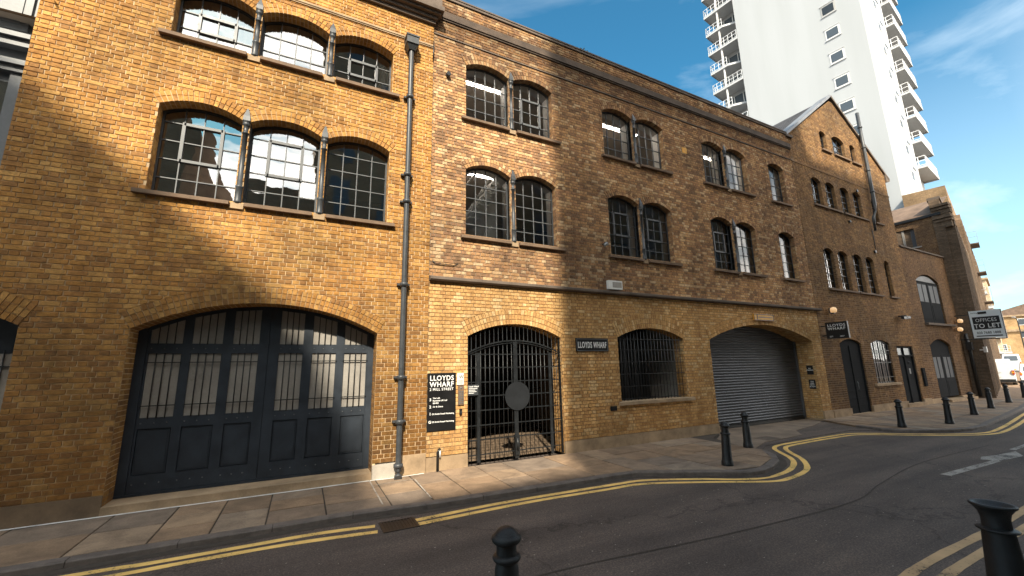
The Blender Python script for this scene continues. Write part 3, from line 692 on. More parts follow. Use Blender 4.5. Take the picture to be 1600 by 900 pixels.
# garage door: two leaves, each with three barred lights and three lower panels
DY = .44
G_ = MB(); dpoly = gar.intrados(24, -.02); dpoly = [(x, max(z, .125)) for x, z in dpoly]; G_.prism(dpoly, DY + .035, DY + .07)
door = G_.build('garage_door', M['door'], A)
b = MB(); st = [(-2.49, -2.36), (1.16, 1.27)]
for x0, x1 in st: b.box(x0, x1, DY - .02, DY + .034, .125, gar.arch_z((x0 + x1) / 2) + .01)
for (zl, zh) in ((.125, .16),): b.box(-2.49, 1.27, DY - .03, DY + .034, zl, zh)
b.build('door_frame', M['door'], door)
lights = [(-2.33, -1.89), (-1.76, -1.32), (-1.17, -.76), (-.43, -.03), (.13, .56), (.71, 1.14)]
for leaf, (xa, xb, ls) in enumerate(((-2.355, -.605, lights[:3]), (-.598, 1.158, lights[3:]))):
    b = MB(); y0, y1 = DY - .008, DY + .033
    az = lambda x: gar.arch_z(x)
    xs = [xa] + [v for l in ls for v in l] + [xb]
    for i in range(0, len(xs), 2):                         # stiles, up to the arch
        x0, x1 = xs[i], xs[i + 1]
        b.prism([(x0, .165), (x1, .165), (x1, az(x1)), (x0, az(x0))], y0, y1)
    for l0, l1 in ls:                                      # rails between the stiles
        for zl, zh in ((.165, .43), (1.14, 1.31), (2.35, 2.52)): b.box(l0, l1, y0, y1, zl, zh)
        b.prism([(l0, az(l0) - .06), (l1, az(l1) - .06), (l1, az(l1)), (l0, az(l0))], y0, y1)
    lf = b.build('door_leaf', M['door'], door)
    for l0, l1 in ls:
        p = MB(); p.box(l0 + .012, l1 - .012, DY + .010, DY + .034, .443, 1.127); p.box(l0 + .04, l1 - .04, DY + .002, DY + .0105, .475, 1.095); p.build('lower_panel', M['door'], lf)
        g = MB(); g.box(l0 + .002, l1 - .002, DY + .018, DY + .030, 1.312, 2.348); g.build('obscured_pane', M['frost'], lf)
        g = MB(); g.prism([(l0 + .002, 2.522), (l1 - .002, 2.522), (l1 - .002, az(l1) - .062), (l0 + .002, az(l0) - .062)], DY + .018, DY + .030); g.build('fanlight_pane', M['frost'], lf)
        g = MB()
        for k in range(1, 4):
            x = l0 + (l1 - l0) * k / 4; g.tube([(x, DY - .012, 1.30), (x, DY - .012, 2.36)], .0095, 6); g.tube([(x, DY - .004, 2.50), (x, DY - .004, az(x) - .04)], .009, 6)
        for z in (1.50, 2.20): g.box(l0 - .02, l1 + .02, DY - .028, DY - .018, z - .008, z + .008)
        g.build('security_bars', M['black_iron'], lf)
        g = MB()
        for z in (.30, 1.225, 2.435):
            for k in range(3):
                x = l0 + (l1 - l0) * (k + .2) / 2.6; g.lathe([(.0001, -.012), (.009, -.008), (.012, 0)], 8)
                m_ = len(g.v) - 24
                for q in range(m_, len(g.v)): X_, Y_, Z_ = g.v[q]; g.v[q] = (x + X_, y0 + Z_, z + Y_)
        g.build('coach_bolts', M['bar'], lf)
b = MB(); b.prism([(-2.49, .0), (1.27, .0), (1.27, .125), (-2.49, .122)], -.028, .52); b.build('threshold_stone', M['stone'], A)
# upper left: grey boarded loading bay
b = MB(); b.box(-8.6, -4.27, .24, .30, 4.45, 12.2); fr_ = b.build('boarded_bay', M['timber_grey'], A)
for z0, z1 in ((7.55, 9.6), (9.75, 12.1)):
    for x0, x1 in ((-5.6, -4.42), (-7.0, -5.7)):
        b = MB(); b.box(x0, x1, .20, .24, z0, z1); b.box(x0 + .10, x1 - .10, .185, .20, z0 + .10, z1 - .10); b.build('bay_panel', M['timber_grey'], fr_)
b = MB(); b.box(-8.6, -4.28, .02, .24, 7.32, 7.40); b.box(-8.6, -4.28, .08, .24, 7.20, 7.32); b.box(-8.6, -4.28, .05, .24, 6.86, 6.92); b.box(-8.6, -4.28, .11, .24, 6.76, 6.86); b.build('bay_ledge', M['timber_grey'], fr_)
b = MB(); b.box(-8.4, -4.45, .205, .238, 4.7, 6.6); b.build('pane', M['glassA'], fr_)
for x in (-4.42, -5.7): b = MB(); b.box(x - .05, x + .08, .16, .24, 4.5, 6.75); b.build('bay_post', M['timber_grey'], fr_)
# left arch: dark infill with a barred light
b = MB(); b.prism(sideop.intrados(16, -.02), .44, .48); so_ = b.build('side_door', M['door'], A)
b = MB(); b.box(-4.35, -3.86, .425, .438, 1.3, 2.35); b.build('obscured_pane', M['frost'], so_)
b = MB()
for x in (-4.22, -4.10, -3.98): b.tube([(x, .41, 1.28), (x, .41, 2.4)], .01, 6)
b.box(-4.4, -3.82, .40, .41, 2.15, 2.17); b.build('security_bars', M['black_iron'], so_)
# drainpipe with hopper
b = MB(); px, py = 1.735, -.125
b.tube([(px, py, .20), (px, py, 9.26)], .055, 14, caps=False); pipe = b.build('drainpipe', M['iron'], A)
b = MB()
for z in (8.06, 6.17, 5.55, 3.73, 1.86, 1.02):
    b.lathe([(.062, z - .05), (.082, z - .045), (.086, z), (.082, z + .03), (.062, z + .035)], 14, px, py); b.box(px - .125, px + .125, py + .04, -.0, z - .02, z + .02)
b.build('pipe_collars', M['iron'], pipe)
b = MB(); b.tube([(px, py, .24), (px, py, .12), (px - .01, py - .05, .05), (px - .02, py - .12, .015)], [.064, .068, .07, .072], 14); b.lathe([(.064, .18), (.09, .19), (.09, .25), (.064, .26)], 14, px, py); b.build('pipe_shoe', M['iron'], pipe)
b = MB(); z = 9.24
P0 = [(-.07, -.07), (.07, -.07), (.07, .09), (-.07, .09)]; P1 = [(-.135, -.15), (.135, -.15), (.135, .12), (-.135, .12)]
for zz, A_, B_, z2 in ((z, P0, P1, z + .13), (z + .13, P1, P1, z + .30)):
    for i in range(4):
        j = (i + 1) % 4; b.face([(px + A_[i][0], py + A_[i][1], zz), (px + A_[j][0], py + A_[j][1], zz), (px + B_[j][0], py + B_[j][1], z2), (px + B_[i][0], py + B_[i][1], z2)])
b.box(px - .15, px + .15, py - .165, py + .12, z + .30, z + .335); b.box(px - .143, px + .143, py - .157, py + .12, z + .12, z + .14); b.build('hopper_head', M['iron'], pipe)
b = MB(); b.tube([(2.27, -.03, 9.3), (2.275, -.05, 9.5), (2.285, -.03, 9.8)], .012, 8); b.tube([(-4.12, -.02, 8.3), (-4.16, -.08, 8.26), (-4.12, -.11, 8.16), (-4.08, -.08, 8.08)], .02, 8); b.build('wall_hooks', M['black_iron'], A)

# ================================================================== BUILDING B: the long warehouse
B = thing('long_brick_warehouse', 'long brick warehouse with paired iron windows, arched gate and roller shutter', 'building', (0, 0, 0))
X0B, X1B = 2.297, 17.22
gate = Op(3.19, 5.62, 0, 2.70, .30, .34, (2.9, 6.6), depth=.42, rings=3)
gwin = Op(7.44, 9.90, 1.08, 2.74, .27, .38, depth=.34, rings=3)
shut = Op(11.06, 16.62, 0, 2.73, .53, .33, (10.5, 17.21), depth=.66, rings=3)
band0, band1 = 3.885, 3.995
brickwork(B, [gate, gwin, shut], X0B, X1B, .27, band0, M['brickG'], M['mortarG'], 150, CAM, seed=41, rough=.001)
bw = []
for z0, zs, ri in ((5.03, 6.68, .19), (8.05, 9.50, .17)):
    for a_, c_, e_ in ((3.14, 4.39, 5.66), (7.43, 8.66, 9.91), (11.76, 12.93, 14.13)):
        bw += [Op(a_, c_ - .07, z0, zs, ri, .235, (a_ - .7, c_)), Op(c_ + .07, e_, z0, zs, ri, .235, (c_, e_ + .7))]
    bw.append(Op(15.50, 16.50, z0, zs, ri - .02, .235))
brickwork(B, bw, X0B, X1B, band1, 10.60, M['brickB'], M['mortarB'], 150, CAM, seed=43, rough=.0028)
brickwork(B, [], X0B, X1B, 10.79, 11.20, M['brickB'], M['mortarB'], seed=44, rough=.0028)
b = MB(); b.box(X0B, X1B, -.055, .2, 10.60, 10.79); b.box(X0B, X1B, -.03, .2, 10.555, 10.60); b.build('corbel_course', worn('sooty_corbel_brick', (.105, .075, .055), .95, amt=.5, scale=3, bumps=.6), B)
b = MB(); b.box(X0B, X1B, -.035, .22, 11.20, 11.27); b.box(X0B, X1B, -.05, .23, 11.27, 11.31); b.build('parapet_coping', M['stone_dark'], B)
b = MB(); b.box(X0B, X1B, -.022, .02, 10.085, 10.115); b.build('string_course', M['stone_dark'], B)
fit_openings(B, [gate, gwin, shut], M['brickG'], M['mortarG'], single_for=(gate, gwin))
fit_openings(B, bw, M['brickB'], M['mortarB'])
b = MB(); zz = band0
for x0, x1 in ((2.30, 5.2), (5.204, 8.6), (8.604, 12.1), (12.104, 15.0), (15.004, 17.40)):
    prof = [(.02, zz), (-.085, zz), (-.115, zz + .03), (-.115, zz + .085), (.02, zz + .125)]
    for k in range(4): b.face([(x0, *prof[k]), (x0, *prof[k + 1]), (x1, *prof[k + 1]), (x1, *prof[k])][::-1])
    b.face([(x0, *p) for p in prof]); b.face([(x1, *p) for p in prof][::-1])
b.build('stone_band', M['stone_dark'], B)
for x0, x1 in ((2.30, 3.187), (5.623, 11.057)):
    n = 1 if x1 - x0 < 1 else 5
    for i in range(n):
        q0 = x0 + (x1 - x0) * i / n; q1 = x0 + (x1 - x0) * (i + 1) / n - .004
        b = MB(); b.prism([(q0, 0), (q1, 0), (q1, .262), (q0, .262)], -.03, .4 if i in (0, n - 1) else .02); b.build('plinth_stone', M['stone'], B)
b = MB(); b.box(16.623, 17.20, -.035, .7, -.1, .27); b.build('plinth_stone', M['stone'], B)
for fl, (z0, hb) in enumerate(((5.03, (5.365, 5.70, 6.035, 6.37)), (8.05, (8.42, 8.79, 9.15)))):
    for k in range(7):
        o = bw[fl * 7 + k]; z0b = hb
        vent = (1, 3, 1, 3) if (fl, k) in ((1, 1), (0, 2), (0, 3)) else ((1, 3, 2, 4) if (fl, k) in ((0, 4),) else None)
        if (fl, k) in ((0, 2), (0, 3)): vent = (1, 3, 2, 4)
        window(B, o, 4 if k < 6 else 3, z0b, M['glassB'], vent=vent, seed=20 + fl * 7 + k, y=.17, tilt=.004)
    for x in (4.39, 8.66, 12.93): column(B, x, z0 - .03, z0 + (1.60 if fl == 0 else 1.42), z0 + (1.93 if fl == 0 else 1.72), y=.01, r=.047, plate=.07); block_under(B, x, z0 - .03)
    for a_, c_ in ((3.01, 4.30), (4.52, 5.86), (7.31, 8.57), (8.79, 10.12), (11.63, 12.83), (13.04, 14.36), (15.37, 16.66)): sill(B, a_, c_, z0 - .02, seed=int(a_ * 9))
room(B, 2.4, 17.1, 4.5, 7.6, mw='room'); room(B, 2.4, 17.1, 7.65, 10.25, y1=7)
b = MB(); b.box(2.3, 17.2, .25, 9, 10.7, 10.8); b.box(2.31, 17.19, 7.2, 7.3, 0, 10.7); b.box(17.1, 17.2, .03, 7.2, 0, 10.7); b.build('roof_deck', M['slate'], B)
# strip lamps hung from the ceiling of the upper floors
def strip(x0, x1, y, z, label):
    t_ = thing('ceiling_lamp', label, 'lamp', ((x0 + x1) / 2, y, z), 0, 'strip lamps in the upper floor')
    h = (x1 - x0) / 2; b = MB(); b.box(-h, h, -.06, .06, .03, .08); b.box(-.6 * h, -.6 * h + .01, -.005, .005, .08, .25); b.box(.6 * h, .6 * h + .01, -.005, .005, .08, .25); b.build('lamp_housing', M['white'], t_)
    b = MB(); b.box(-h + .02, h - .02, -.045, .045, 0, .03); b.build('diffuser', M['tube'], t_)
wn = ['left', 'middle', 'right']
strip(3.3, 4.9, 1.1, 9.90, 'lit strip lamp seen through the top left paired window of the long warehouse')
strip(7.9, 9.9, 1.1, 9.88, 'lit strip lamp seen through the top middle paired window of the long warehouse')
strip(12.2, 14.0, 1.1, 9.86, 'lit strip lamp seen through the top right paired window of the long warehouse')
strip(3.0, 4.6, 1.3, 7.25, 'lit strip lamp seen through the lower left paired window of the long warehouse')
# white staircase behind the first floor window
t_ = thing('staircase', 'white staircase rising behind the first floor window of the long warehouse', 'staircase', (3.05, 1.05, 5.35))
b = MB(); b.prism([(.30, -.4), (1.35, -.4), (1.35, 1.75), (1.15, 1.75), (.30, .35)], 0, .04); b.build('side_string', M['white'], t_)
for i in range(8):
    b = MB(); b.box(.25 + i * .12, .55 + i * .12, -.5, -.002, .15 + i * .19, .19 + i * .19); b.build('step', M['white'], t_)
b = MB(); b.tube([(.1, -.05, .9), (1.2, -.05, 2.45)], .025, 8); b.build('handrail', M['white'], t_)
# --- entrance gate
gy = .07
b = MB(); b.box(gate.x0, gate.x0 + .03, gy - .02, gy + .02, 0.02, 2.7); b.box(gate.x1 - .03, gate.x1, gy - .02, gy + .02, 0.02, 2.7)
for x, wdt in ((3.46, .035), (4.38, .05), (5.31, .035)): b.box(x - wdt, x + wdt, gy - .025, gy - .008, .03, 2.34 + (.25 if x == 4.38 else 0))
for i in range(20):
    fa = lambda t: (3.22 + 2.35 * t, 2.335 + .27 * (1 - (2 * t - 1) ** 2)); p, q = fa(i / 20), fa((i + 1) / 20)
    b.prism([p, q, (q[0], q[1] + .03), (p[0], p[1] + .03)], gy - .03, gy - .01)
    b.prism([(p[0], p[1] - .045), (q[0], q[1] - .045), (q[0], q[1] - .03), (p[0], p[1] - .03)], gy - .03, gy - .01)
gt = b.build('entrance_gate', M['black_iron'], B)
nb = 22
for i in range(1, nb):
    x = gate.x0 + (gate.x1 - gate.x0) * i / nb; b = MB(); b.tube([(x, gy + .002, .03), (x, gy + .002, gate.arch_z(x) - .02)], .0085, 6); b.build('gate_bar', M['black_iron'], gt)
for z in (.19, .49, .79, 1.10, 1.40, 1.70, 2.01, 2.305):
    b = MB(); b.box(gate.x0 + .03, gate.x1 - .03, gy - .006, gy + .006, z - .011, z + .011); b.build('gate_rail', M['black_iron'], gt)
b = MB(); c_ = [(4.41 + .315 * math.cos(2 * math.pi * i / 40), 1.365 + .315 * math.sin(2 * math.pi * i / 40)) for i in range(40)]; b.prism(c_, gy - .045, gy - .03); b.build('gate_disc', M['dull'], gt)
b = MB(); b.box(4.33, 4.44, gy - .05, gy + .03, .1, .52); b.tube([(4.385, gy - .05, .2), (4.385, gy - .05, .45)], .02, 8); b.build('gate_bolt', M['black_iron'], gt)
# second gate and passage behind
b = MB(); d_ = 7.0
b.face([(2.9, .43, .0), (7.1, .43, .0), (7.1, d_, .0), (2.9, d_, .0)], mi=1)
b.face([(3.0, .43, 0), (3.0, d_, 0), (3.0, d_, 3.4), (3.0, .43, 3.4)]); b.face([(7.1, .43, 0), (7.1, .43, 3.4), (7.1, d_, 3.4), (7.1, d_, 0)])
b.face([(3.0, .43, 3.4), (3.0, d_, 3.4), (7.1, d_, 3.4), (7.1, .43, 3.4)], mi=0); b.face([(3.0, d_, 0), (7.1, d_, 0), (7.1, d_, 3.4), (3.0, d_, 3.4)])
b.build('passage', [M['room'], M['cobble']], B)
b = MB()
for i in range(37):
    x = 3.03 + i * .11; b.tube([(x, 3.6, .0), (x, 3.6, 2.7)], .012, 5)
for z in (.2, 1.3, 2.6): b.box(3.0, 7.1, 3.59, 3.61, z, z + .04)
b.build('inner_gate', M['black_iron'], B)
b = MB(); rr = random.Random(3)
for i in range(32):
    for j in range(36):
        x = 3.05 + i * .127 + (j % 2) * .06; y = .5 + j * .09
        if x + .12 < 7.1: b.box(x, x + .118, y, y + .082, 0.0, .012 + rr.uniform(0, .008), rr.random(), skip='b')
b.build('setts', M['cobble'], B, kind='stuff')
# --- grilled opening
gg = MB()
for z in (1.14, 1.45, 1.77, 2.09, 2.41, 2.70): gg.box(gwin.x0 + .005, gwin.x1 - .005, .035, .047, z - .009, z + .009)
gr = gg.build('window_grille', M['black_iron'], B)
for i in range(1, 20):
    x = gwin.x0 + (gwin.x1 - gwin.x0) * i / 20; b = MB(); b.tube([(x, .05, gwin.z0 + .0), (x, .05, gwin.arch_z(x) - .005)], .0085, 6); b.build('grille_bar', M['black_iron'], gr)
b = MB()
for i in range(16):
    x = 7.55 + i * .10; b.box(x - .03, x + .03, .62, .65, 1.0, 3.0)
b.box(7.4, 9.1, .66, .68, 1.0, 3.1); b.build('inner_shutter', M['black_iron'], B)
b = MB(); b.face([(7.2, 3, .9), (10.4, 3, .9), (10.4, 3, 3.4), (7.2, 3, 3.4)]); b.face([(10.4, .35, .9), (10.4, .35, 3.4), (10.4, 3, 3.4), (10.4, 3, .9)], mi=1); b.face([(7.2, .35, .9), (7.2, 3, .9), (7.2, 3, 3.4), (7.2, .35, 3.4)]); b.face([(7.2, .35, 3.4), (7.2, 3, 3.4), (10.4, 3, 3.4), (10.4, .35, 3.4)]); b.face([(7.2, .35, 1.0), (10.4, .35, 1.0), (10.4, 3, 1.0), (7.2, 3, 1.0)])
b.build('meter_room', [M['room'], M['lining']], B)
sill(B, 7.33, 10.10, 1.075, .07, .085, M['stone'])
b = MB(); b.box(7.04, 7.26, -.006, .03, .87, .985)
for i in range(5):
    for k in range(3): b.box(7.058 + i * .04, 7.08 + i * .04, -.008, -.0062, .887 + k * .033, .903 + k * .033)
b.build('air_brick', M['black'], B)
# --- roller shutter
sh = MB(); sh.box(shut.x0, shut.x0 + .07, .58, .75, 0, 2.9); sh.box(shut.x1 - .07, shut.x1, .58, .75, 0, 2.9); sh.box(shut.x0, shut.x1, .66, .70, 2.7, 3.3)
SH = sh.build('roller_shutter', M['steel'], B)
nz_ = 37; hz = .0885; prof = [(0, 0), (-.006, .012), (-.030, .034), (-.034, .052), (-.022, .072), (0, .0865)]
slm = MB()
for a_, c_ in zip(prof, prof[1:]): slm.face([(shut.x0 + .05, .655 + a_[0], a_[1]), (shut.x1 - .05, .655 + a_[0], a_[1]), (shut.x1 - .05, .655 + c_[0], c_[1]), (shut.x0 + .05, .655 + c_[0], c_[1])])
slm = slm.mesh('slat', [M['steel']])
for i in range(nz_): link('slat', slm, SH, (0, 0, .05 + i * hz))
b = MB(); b.box(shut.x0 + .05, shut.x1 - .05, .61, .67, -.05, .048); b.build('bottom_rail', M['black_iron'], SH)
# small fittings on B
b = MB(); b.tube([(2.66, .02, 9.03), (2.66, -.10, 9.03)], .055, 12); b.build('vent_cap', M['black_iron'], B)
for x, z in ((10.75, 8.9),): b = MB(); b.box(x, x + .22, -.008, .02, z, z + .2); b.build('air_brick', M['orange'], B)
b = MB(); b.tube([(2.36, -.02, 4.33), (2.42, -.025, 4.28), (2.85, -.02, 4.27), (2.95, -.02, 4.33)], .009, 6); b.build('wall_cable', M['black_iron'], B)

# ================================================================== BUILDING C: gabled warehouse (its own frame: s along the wall)
RC = math.radians(1.0)
C = thing('gabled_warehouse', 'brown brick warehouse with a steep gable and rows of narrow arched windows', 'building', (17.23, 0, 0), RC)
r1 = [(1.27, 2.06), (2.40, 3.19), (3.64, 4.42), (4.77, 5.54), (6.55, 7.05)]
cw1 = [Op(a_, c_, 4.90, 6.42, .15, .2, (a_ - .19, c_ + .19)) for a_, c_ in r1]
cw2 = [Op(a_, c_, 8.46, 9.53, .15, .2, (a_ - .19, c_ + .19)) for a_, c_ in [(1.24, 2.02), (2.37, 3.15), (3.60, 4.38), (4.73, 5.50), (6.52, 7.05)]]
cw3 = [Op(2.68, 3.20, 11.30, 12.08, .12, .2), Op(3.74, 4.84, 11.30, 12.08, .18, .2), Op(5.37, 5.86, 11.30, 12.08, .12, .2)]
cd = [Op(1.30, 2.98, .02, 2.68, .18, .22, depth=.12), Op(3.80, 5.50, 1.07, 2.69, .16, .22, depth=.12), Op(6.16, 7.78, .14, 2.58, 0, depth=.12)]
gx0 = lambda z: 0.006 if z < 11.28 else (z - 11.28) / (14.18 - 11.28) * 4.24 + .006
gx1 = lambda z: 8.62 if z < 11.15 else 8.80 - (z - 11.15) / (14.18 - 11.15) * 4.52
brickwork(C, cw1 + cw2 + cw3 + cd, 0.006, 8.6, .26, 14.12, M['brickC'], M['mortarC'], seed=51, X0=gx0, X1=gx1, rough=.002)
fit_openings(C, cw1 + cw2 + cw3 + cd, M['brickC'], M['mortarC'])
for a_, c_ in ((.01, 1.298), (2.983, 6.158), (7.785, 8.6)):
    b = MB(); b.box(a_, c_, -.05, .25, -.1, .255); b.build('plinth_stone', M['stone'], C)
b = MB(); b.box(1.3, 2.98, -.06, .3, -.1, .02); b.box(6.0, 7.9, -.10, .3, -.1, .135); b.build('door_step', M['stone'], C)
b = MB(); b.box(.006, 8.62, -.018, .02, 10.06, 10.13); b.build('string_course', M['brickC'], C)
b = MB(); b.prism([(0.02, 0), (8.6, 0), (8.6, 11.2), (4.24, 14.1), (.02, 11.2)], .5, .52); b.build('inner_wall', M['room'], C)
b = MB(); b.box(8.55, 8.65, .02, 12, 0, 11.15); b.box(.0, .06, .02, 12, 0, 11.25); b.build('side_walls', brick_tex('brick_side_wall', (.22, .125, .065), (.30, .175, .09), (.20, .14, .09)), C)
# roof: slate slopes behind a raised lead verge
ap = (4.30, 14.36); lf = (-.12, 11.20); rf = (8.98, 11.05)
def slope(name, p, q, y0, y1, m, th=.08):
    b = MB(); dx, dz = q[0] - p[0], q[1] - p[1]; l_ = math.hypot(dx, dz); nx, nz2 = -dz / l_ * th, dx / l_ * th
    if nz2 < 0: nx, nz2 = -nx, -nz2
    v0 = [(p[0], p[1]), (q[0], q[1]), (q[0] + nx, q[1] + nz2), (p[0] + nx, p[1] + nz2)]
    b.prism(v0, y0, y1); return b.build(name, m, C)
# the left slope in courses of slates
rows = 26
for i in range(rows):
    t0, t1 = i / rows, (i + 1) / rows
    b = MB(); x0, z0 = lf[0] + (ap[0] - lf[0]) * t0, lf[1] + (ap[1] - lf[1]) * t0; x1, z1 = lf[0] + (ap[0] - lf[0]) * t1, lf[1] + (ap[1] - lf[1]) * t1
    b.prism([(x0, z0 - .02), (x1, z1 - .02), (x1, z1 + .01), (x0, z0 + .028)], .42, 11.8); b.build('slate_course', M['slate'], C)
slope('roof_slope', rf, ap, .3, 11.8, M['slate'], .05)
slope('verge_flashing', lf, ap, -.06, .42, M['lead'], .11)
slope('verge_coping', rf, ap, -.06, .30, M['stone_dark'], .11)
b = MB(); b.prism([(8.62, 10.9), (9.02, 11.0), (9.06, 11.10), (8.7, 11.32), (8.6, 11.3)], -.05, .3); b.build('kneeler', M['stone_dark'], C)
b = MB(); b.prism([(-.20, 11.12), (.25, 11.12), (.25, 11.24), (-.20, 11.2)], -.07, .42); b.build('kneeler', M['stone_dark'], C)
for i, o in enumerate(cw1): window(C, o, 2 if i < 4 else 1, (5.22, 5.52, 5.82, 6.14), M['glassC'], y=.12, frame=.05, bar=.014, m_frame=M['black_iron'], m_bar=M['black_iron'], tilt=.03, lining=False, seed=60 + i)
for i, o in enumerate(cw2): window(C, o, 2 if i < 4 else 1, (8.74, 9.02, 9.30), M['glassC'], y=.12, frame=.05, bar=.014, m_frame=M['black_iron'], m_bar=M['black_iron'], tilt=.03, lining=False, seed=70 + i)
for i, o in enumerate(cw3): window(C, o, (2, 3, 2)[i], (11.58, 11.86), M['glassC'], y=.12, frame=.04, bar=.014, m_frame=M['black_iron'], m_bar=M['black_iron'], tilt=.03, lining=False, seed=80 + i)
for z, ss in ((4.87, ((1.22, 3.50), (3.60, 5.80), (6.50, 7.34))), (8.43, ((1.19, 3.40), (3.55, 5.78), (6.50, 7.32))), (11.28, ((2.62, 3.45), (3.70, 5.12), (5.32, 6.2)))):
    for a_, c_ in ss: sill(C, a_, c_, z, .08, .08, M['sill'])
# blinds and pale curtains close behind the narrow windows
cb_ = MB()
for o in cw1: cb_.face([(o.x0, .32, o.z0), (o.x1, .32, o.z0), (o.x1, .32, o.z0 + 1.1), (o.x0, .32, o.z0 + 1.1)])
cb_.build('blinds', M['frost'], C)
# doors
o = cd[0]; b = MB(); b.prism(o.intrados(12, -.01), .08, .12); d1 = b.build('steel_door', M['dull'], C)
for i in range(9):
    b = MB(); b.box(o.x0 + .02, o.x1 - .02, .062, .08, .30 + i * .27, .325 + i * .27); b.build('door_rail', M['dull'], d1)
b = MB(); b.box(o.x0 + .01, o.x0 + .06, .04, .08, .02, 2.68); b.box(o.x1 - .06, o.x1 - .01, .04, .08, .02, 2.68); b.box(2.1, 2.14, .05, .08, .02, 2.6); b.build('door_frame', M['dull'], d1)
b = MB(); b.tube([(2.28, .05, .9), (2.28, .03, .95), (2.28, .03, 1.15), (2.28, .05, 1.2)], .014, 8); b.build('door_handle', M['bar'], d1)
o = cd[1]; W_ = window(C, o, 4, (2.3,), M['glassC'], y=.07, frame=.05, bar=.013, m_frame=M['black_iron'], m_bar=M['black_iron'], lining=False, seed=90)
b = MB()
for i in range(8):
    x = o.x0 + (o.x1 - o.x0) * (i + .5) / 8; b.tube([(x, .035, o.z0), (x, .035, o.arch_z(x))], .009, 6)
for z in (1.3, 1.9, 2.4): b.box(o.x0, o.x1, .025, .035, z, z + .018)
b.build('security_bars', M['black_iron'], W_)
b = MB(); n = 30
for i in range(n):
    x, x2 = o.x0 + .5 + 1.0 * i / n, o.x0 + .5 + 1.0 * (i + 1) / n; b.face([(x, .22 + .02 * math.sin(i * 1.3), 1.1), (x2, .22 + .02 * math.sin(i * 1.3 + 1.3), 1.1), (x2, .22 + .02 * math.sin(i * 1.3 + 1.3), 2.2), (x, .22 + .02 * math.sin(i * 1.3), 2.2)], smooth=True)
b.build('net_curtain', worn('grey_net_cloth', (.13, .12, .11), .9, amt=.3), W_)
sill(C, 3.55, 5.78, 1.06, .08, .09, M['stone'])
o = cd[2]; b = MB(); b.box(o.x0, o.x1, .10, .14, .14, 2.58); d2 = b.build('front_door', M['dull'], C)
b = MB()
for x in (o.x0, 6.86, o.x1 - .06): b.box(x, x + .06, .04, .10, .14, 2.58)
b.box(o.x0, o.x1, .04, .10, 2.15, 2.21); b.box(o.x0, o.x1, .04, .10, 2.53, 2.58); b.build('door_frame', M['dull'], d2)
for k in range(4): b = MB(); b.box(o.x0 + .08, 6.84, .085, .098, .22 + k * .48, .64 + k * .48); b.build('side_light', M['dull'], d2)
b = MB(); b.box(o.x0 + .08, o.x1 - .08, .085, .098, 2.22, 2.52); b.build('transom_light', M['far_glass'], d2)
for k in range(2): b = MB(); b.box(7.0, 7.62, .085, .098, .30 + k * .95, 1.10 + k * .85); b.build('door_panel', M['dull'], d2)
b = MB(); b.box(7.2, 7.34, .075, .086, 1.38, 1.62); b.tube([(7.27, .075, 1.85), (7.27, .04, 1.9)], .03, 8); b.build('door_knocker', M['bar'], d2)
b = MB(); b.box(8.2, 8.47, -.06, .02, .80, 1.62)
for k in range(6): b.box(8.23, 8.44, -.07, -.06, .86 + k * .12, .94 + k * .12)
b.build('meter_box', M['dull'], C)
b = MB(); b.tube([(6.52, -.14, 14.10), (6.49, -.14, 12.0), (6.44, -.14, 9.25), (6.30, -.14, 8.9), (6.06, -.13, 8.55), (6.02, -.12, 7.9)], [.075, .075, .075, .07, .06, .05], 10)
vp = b.build('soil_pipe', M['iron'], C)
b = MB()
for z, x in ((13.3, 6.51), (12.2, 6.49), (11.0, 6.47), (9.9, 6.45)): b.lathe([(.075, z - .04), (.1, z - .03), (.1, z + .03), (.075, z + .04)], 10, x, -.14)
b.build('pipe_collars', M['iron'], vp)
b = MB(); b.tube([(5.98, -.02, 8.0), (5.98, -.02, 6.9)], .014, 6); b.build('wall_cable', M['black_iron'], C)
b = MB(); b.tube([(5.2, .01, 9.75), (5.2, -.06, 9.75)], .07, 8); b.tube([(5.85, .01, 6.9), (5.85, -.06, 6.9)], .07, 8); b.tube([(3.9, .01, 8.05), (3.9, -.08, 8.05)], .05, 8); b.build('wall_vents', M['black_iron'], C)

# ================================================================== BUILDING D: low link building
D = thing('low_brick_warehouse', 'low brown brick building with a loading door over an arched entrance', 'building', (17.23, 0, 0), RC)
dl = Op(9.78, 12.58, 3.77, 5.92, .36, .3, depth=.12, rings=2); dd = Op(9.80, 12.35, .2, 2.66, .32, .3, depth=.12, rings=2)
brickwork(D, [dl, dd], 8.62, 14.14, .2, 7.50, M['brickD'], M['mortarC'], seed=57, rough=.002)
fit_openings(D, [dl, dd], M['brickD'], M['mortarC'])
b = MB(); b.box(8.66, 14.16, -.06, .25, 7.50, 7.58); b.build('parapet_coping', M['stone_dark'], D)
for a_, c_ in ((8.62, 9.797), (12.353, 14.1)): b = MB(); b.box(a_, c_, -.05, .3, -.1, .2); b.build('plinth_stone', M['stone'], D)
b = MB(); b.box(10.0, 13.4, -.30, .3, -.1, .12); b.build('door_step', M['stone'], D)
b = MB(); b.prism(dl.intrados(14, -.01), .10, .14); ld = b.build('loading_door', M['dull'], D)
b = MB(); lz = [(x, z) for x, z in dl.intrados(14, .06) if z > 5.86]; b.prism([(dl.x0 + .06, 5.92), (dl.x1 - .06, 5.92)] + [p for p in lz if p[1] > 5.93], .075, .102); b.build('lunette_board', M['iron'], ld)
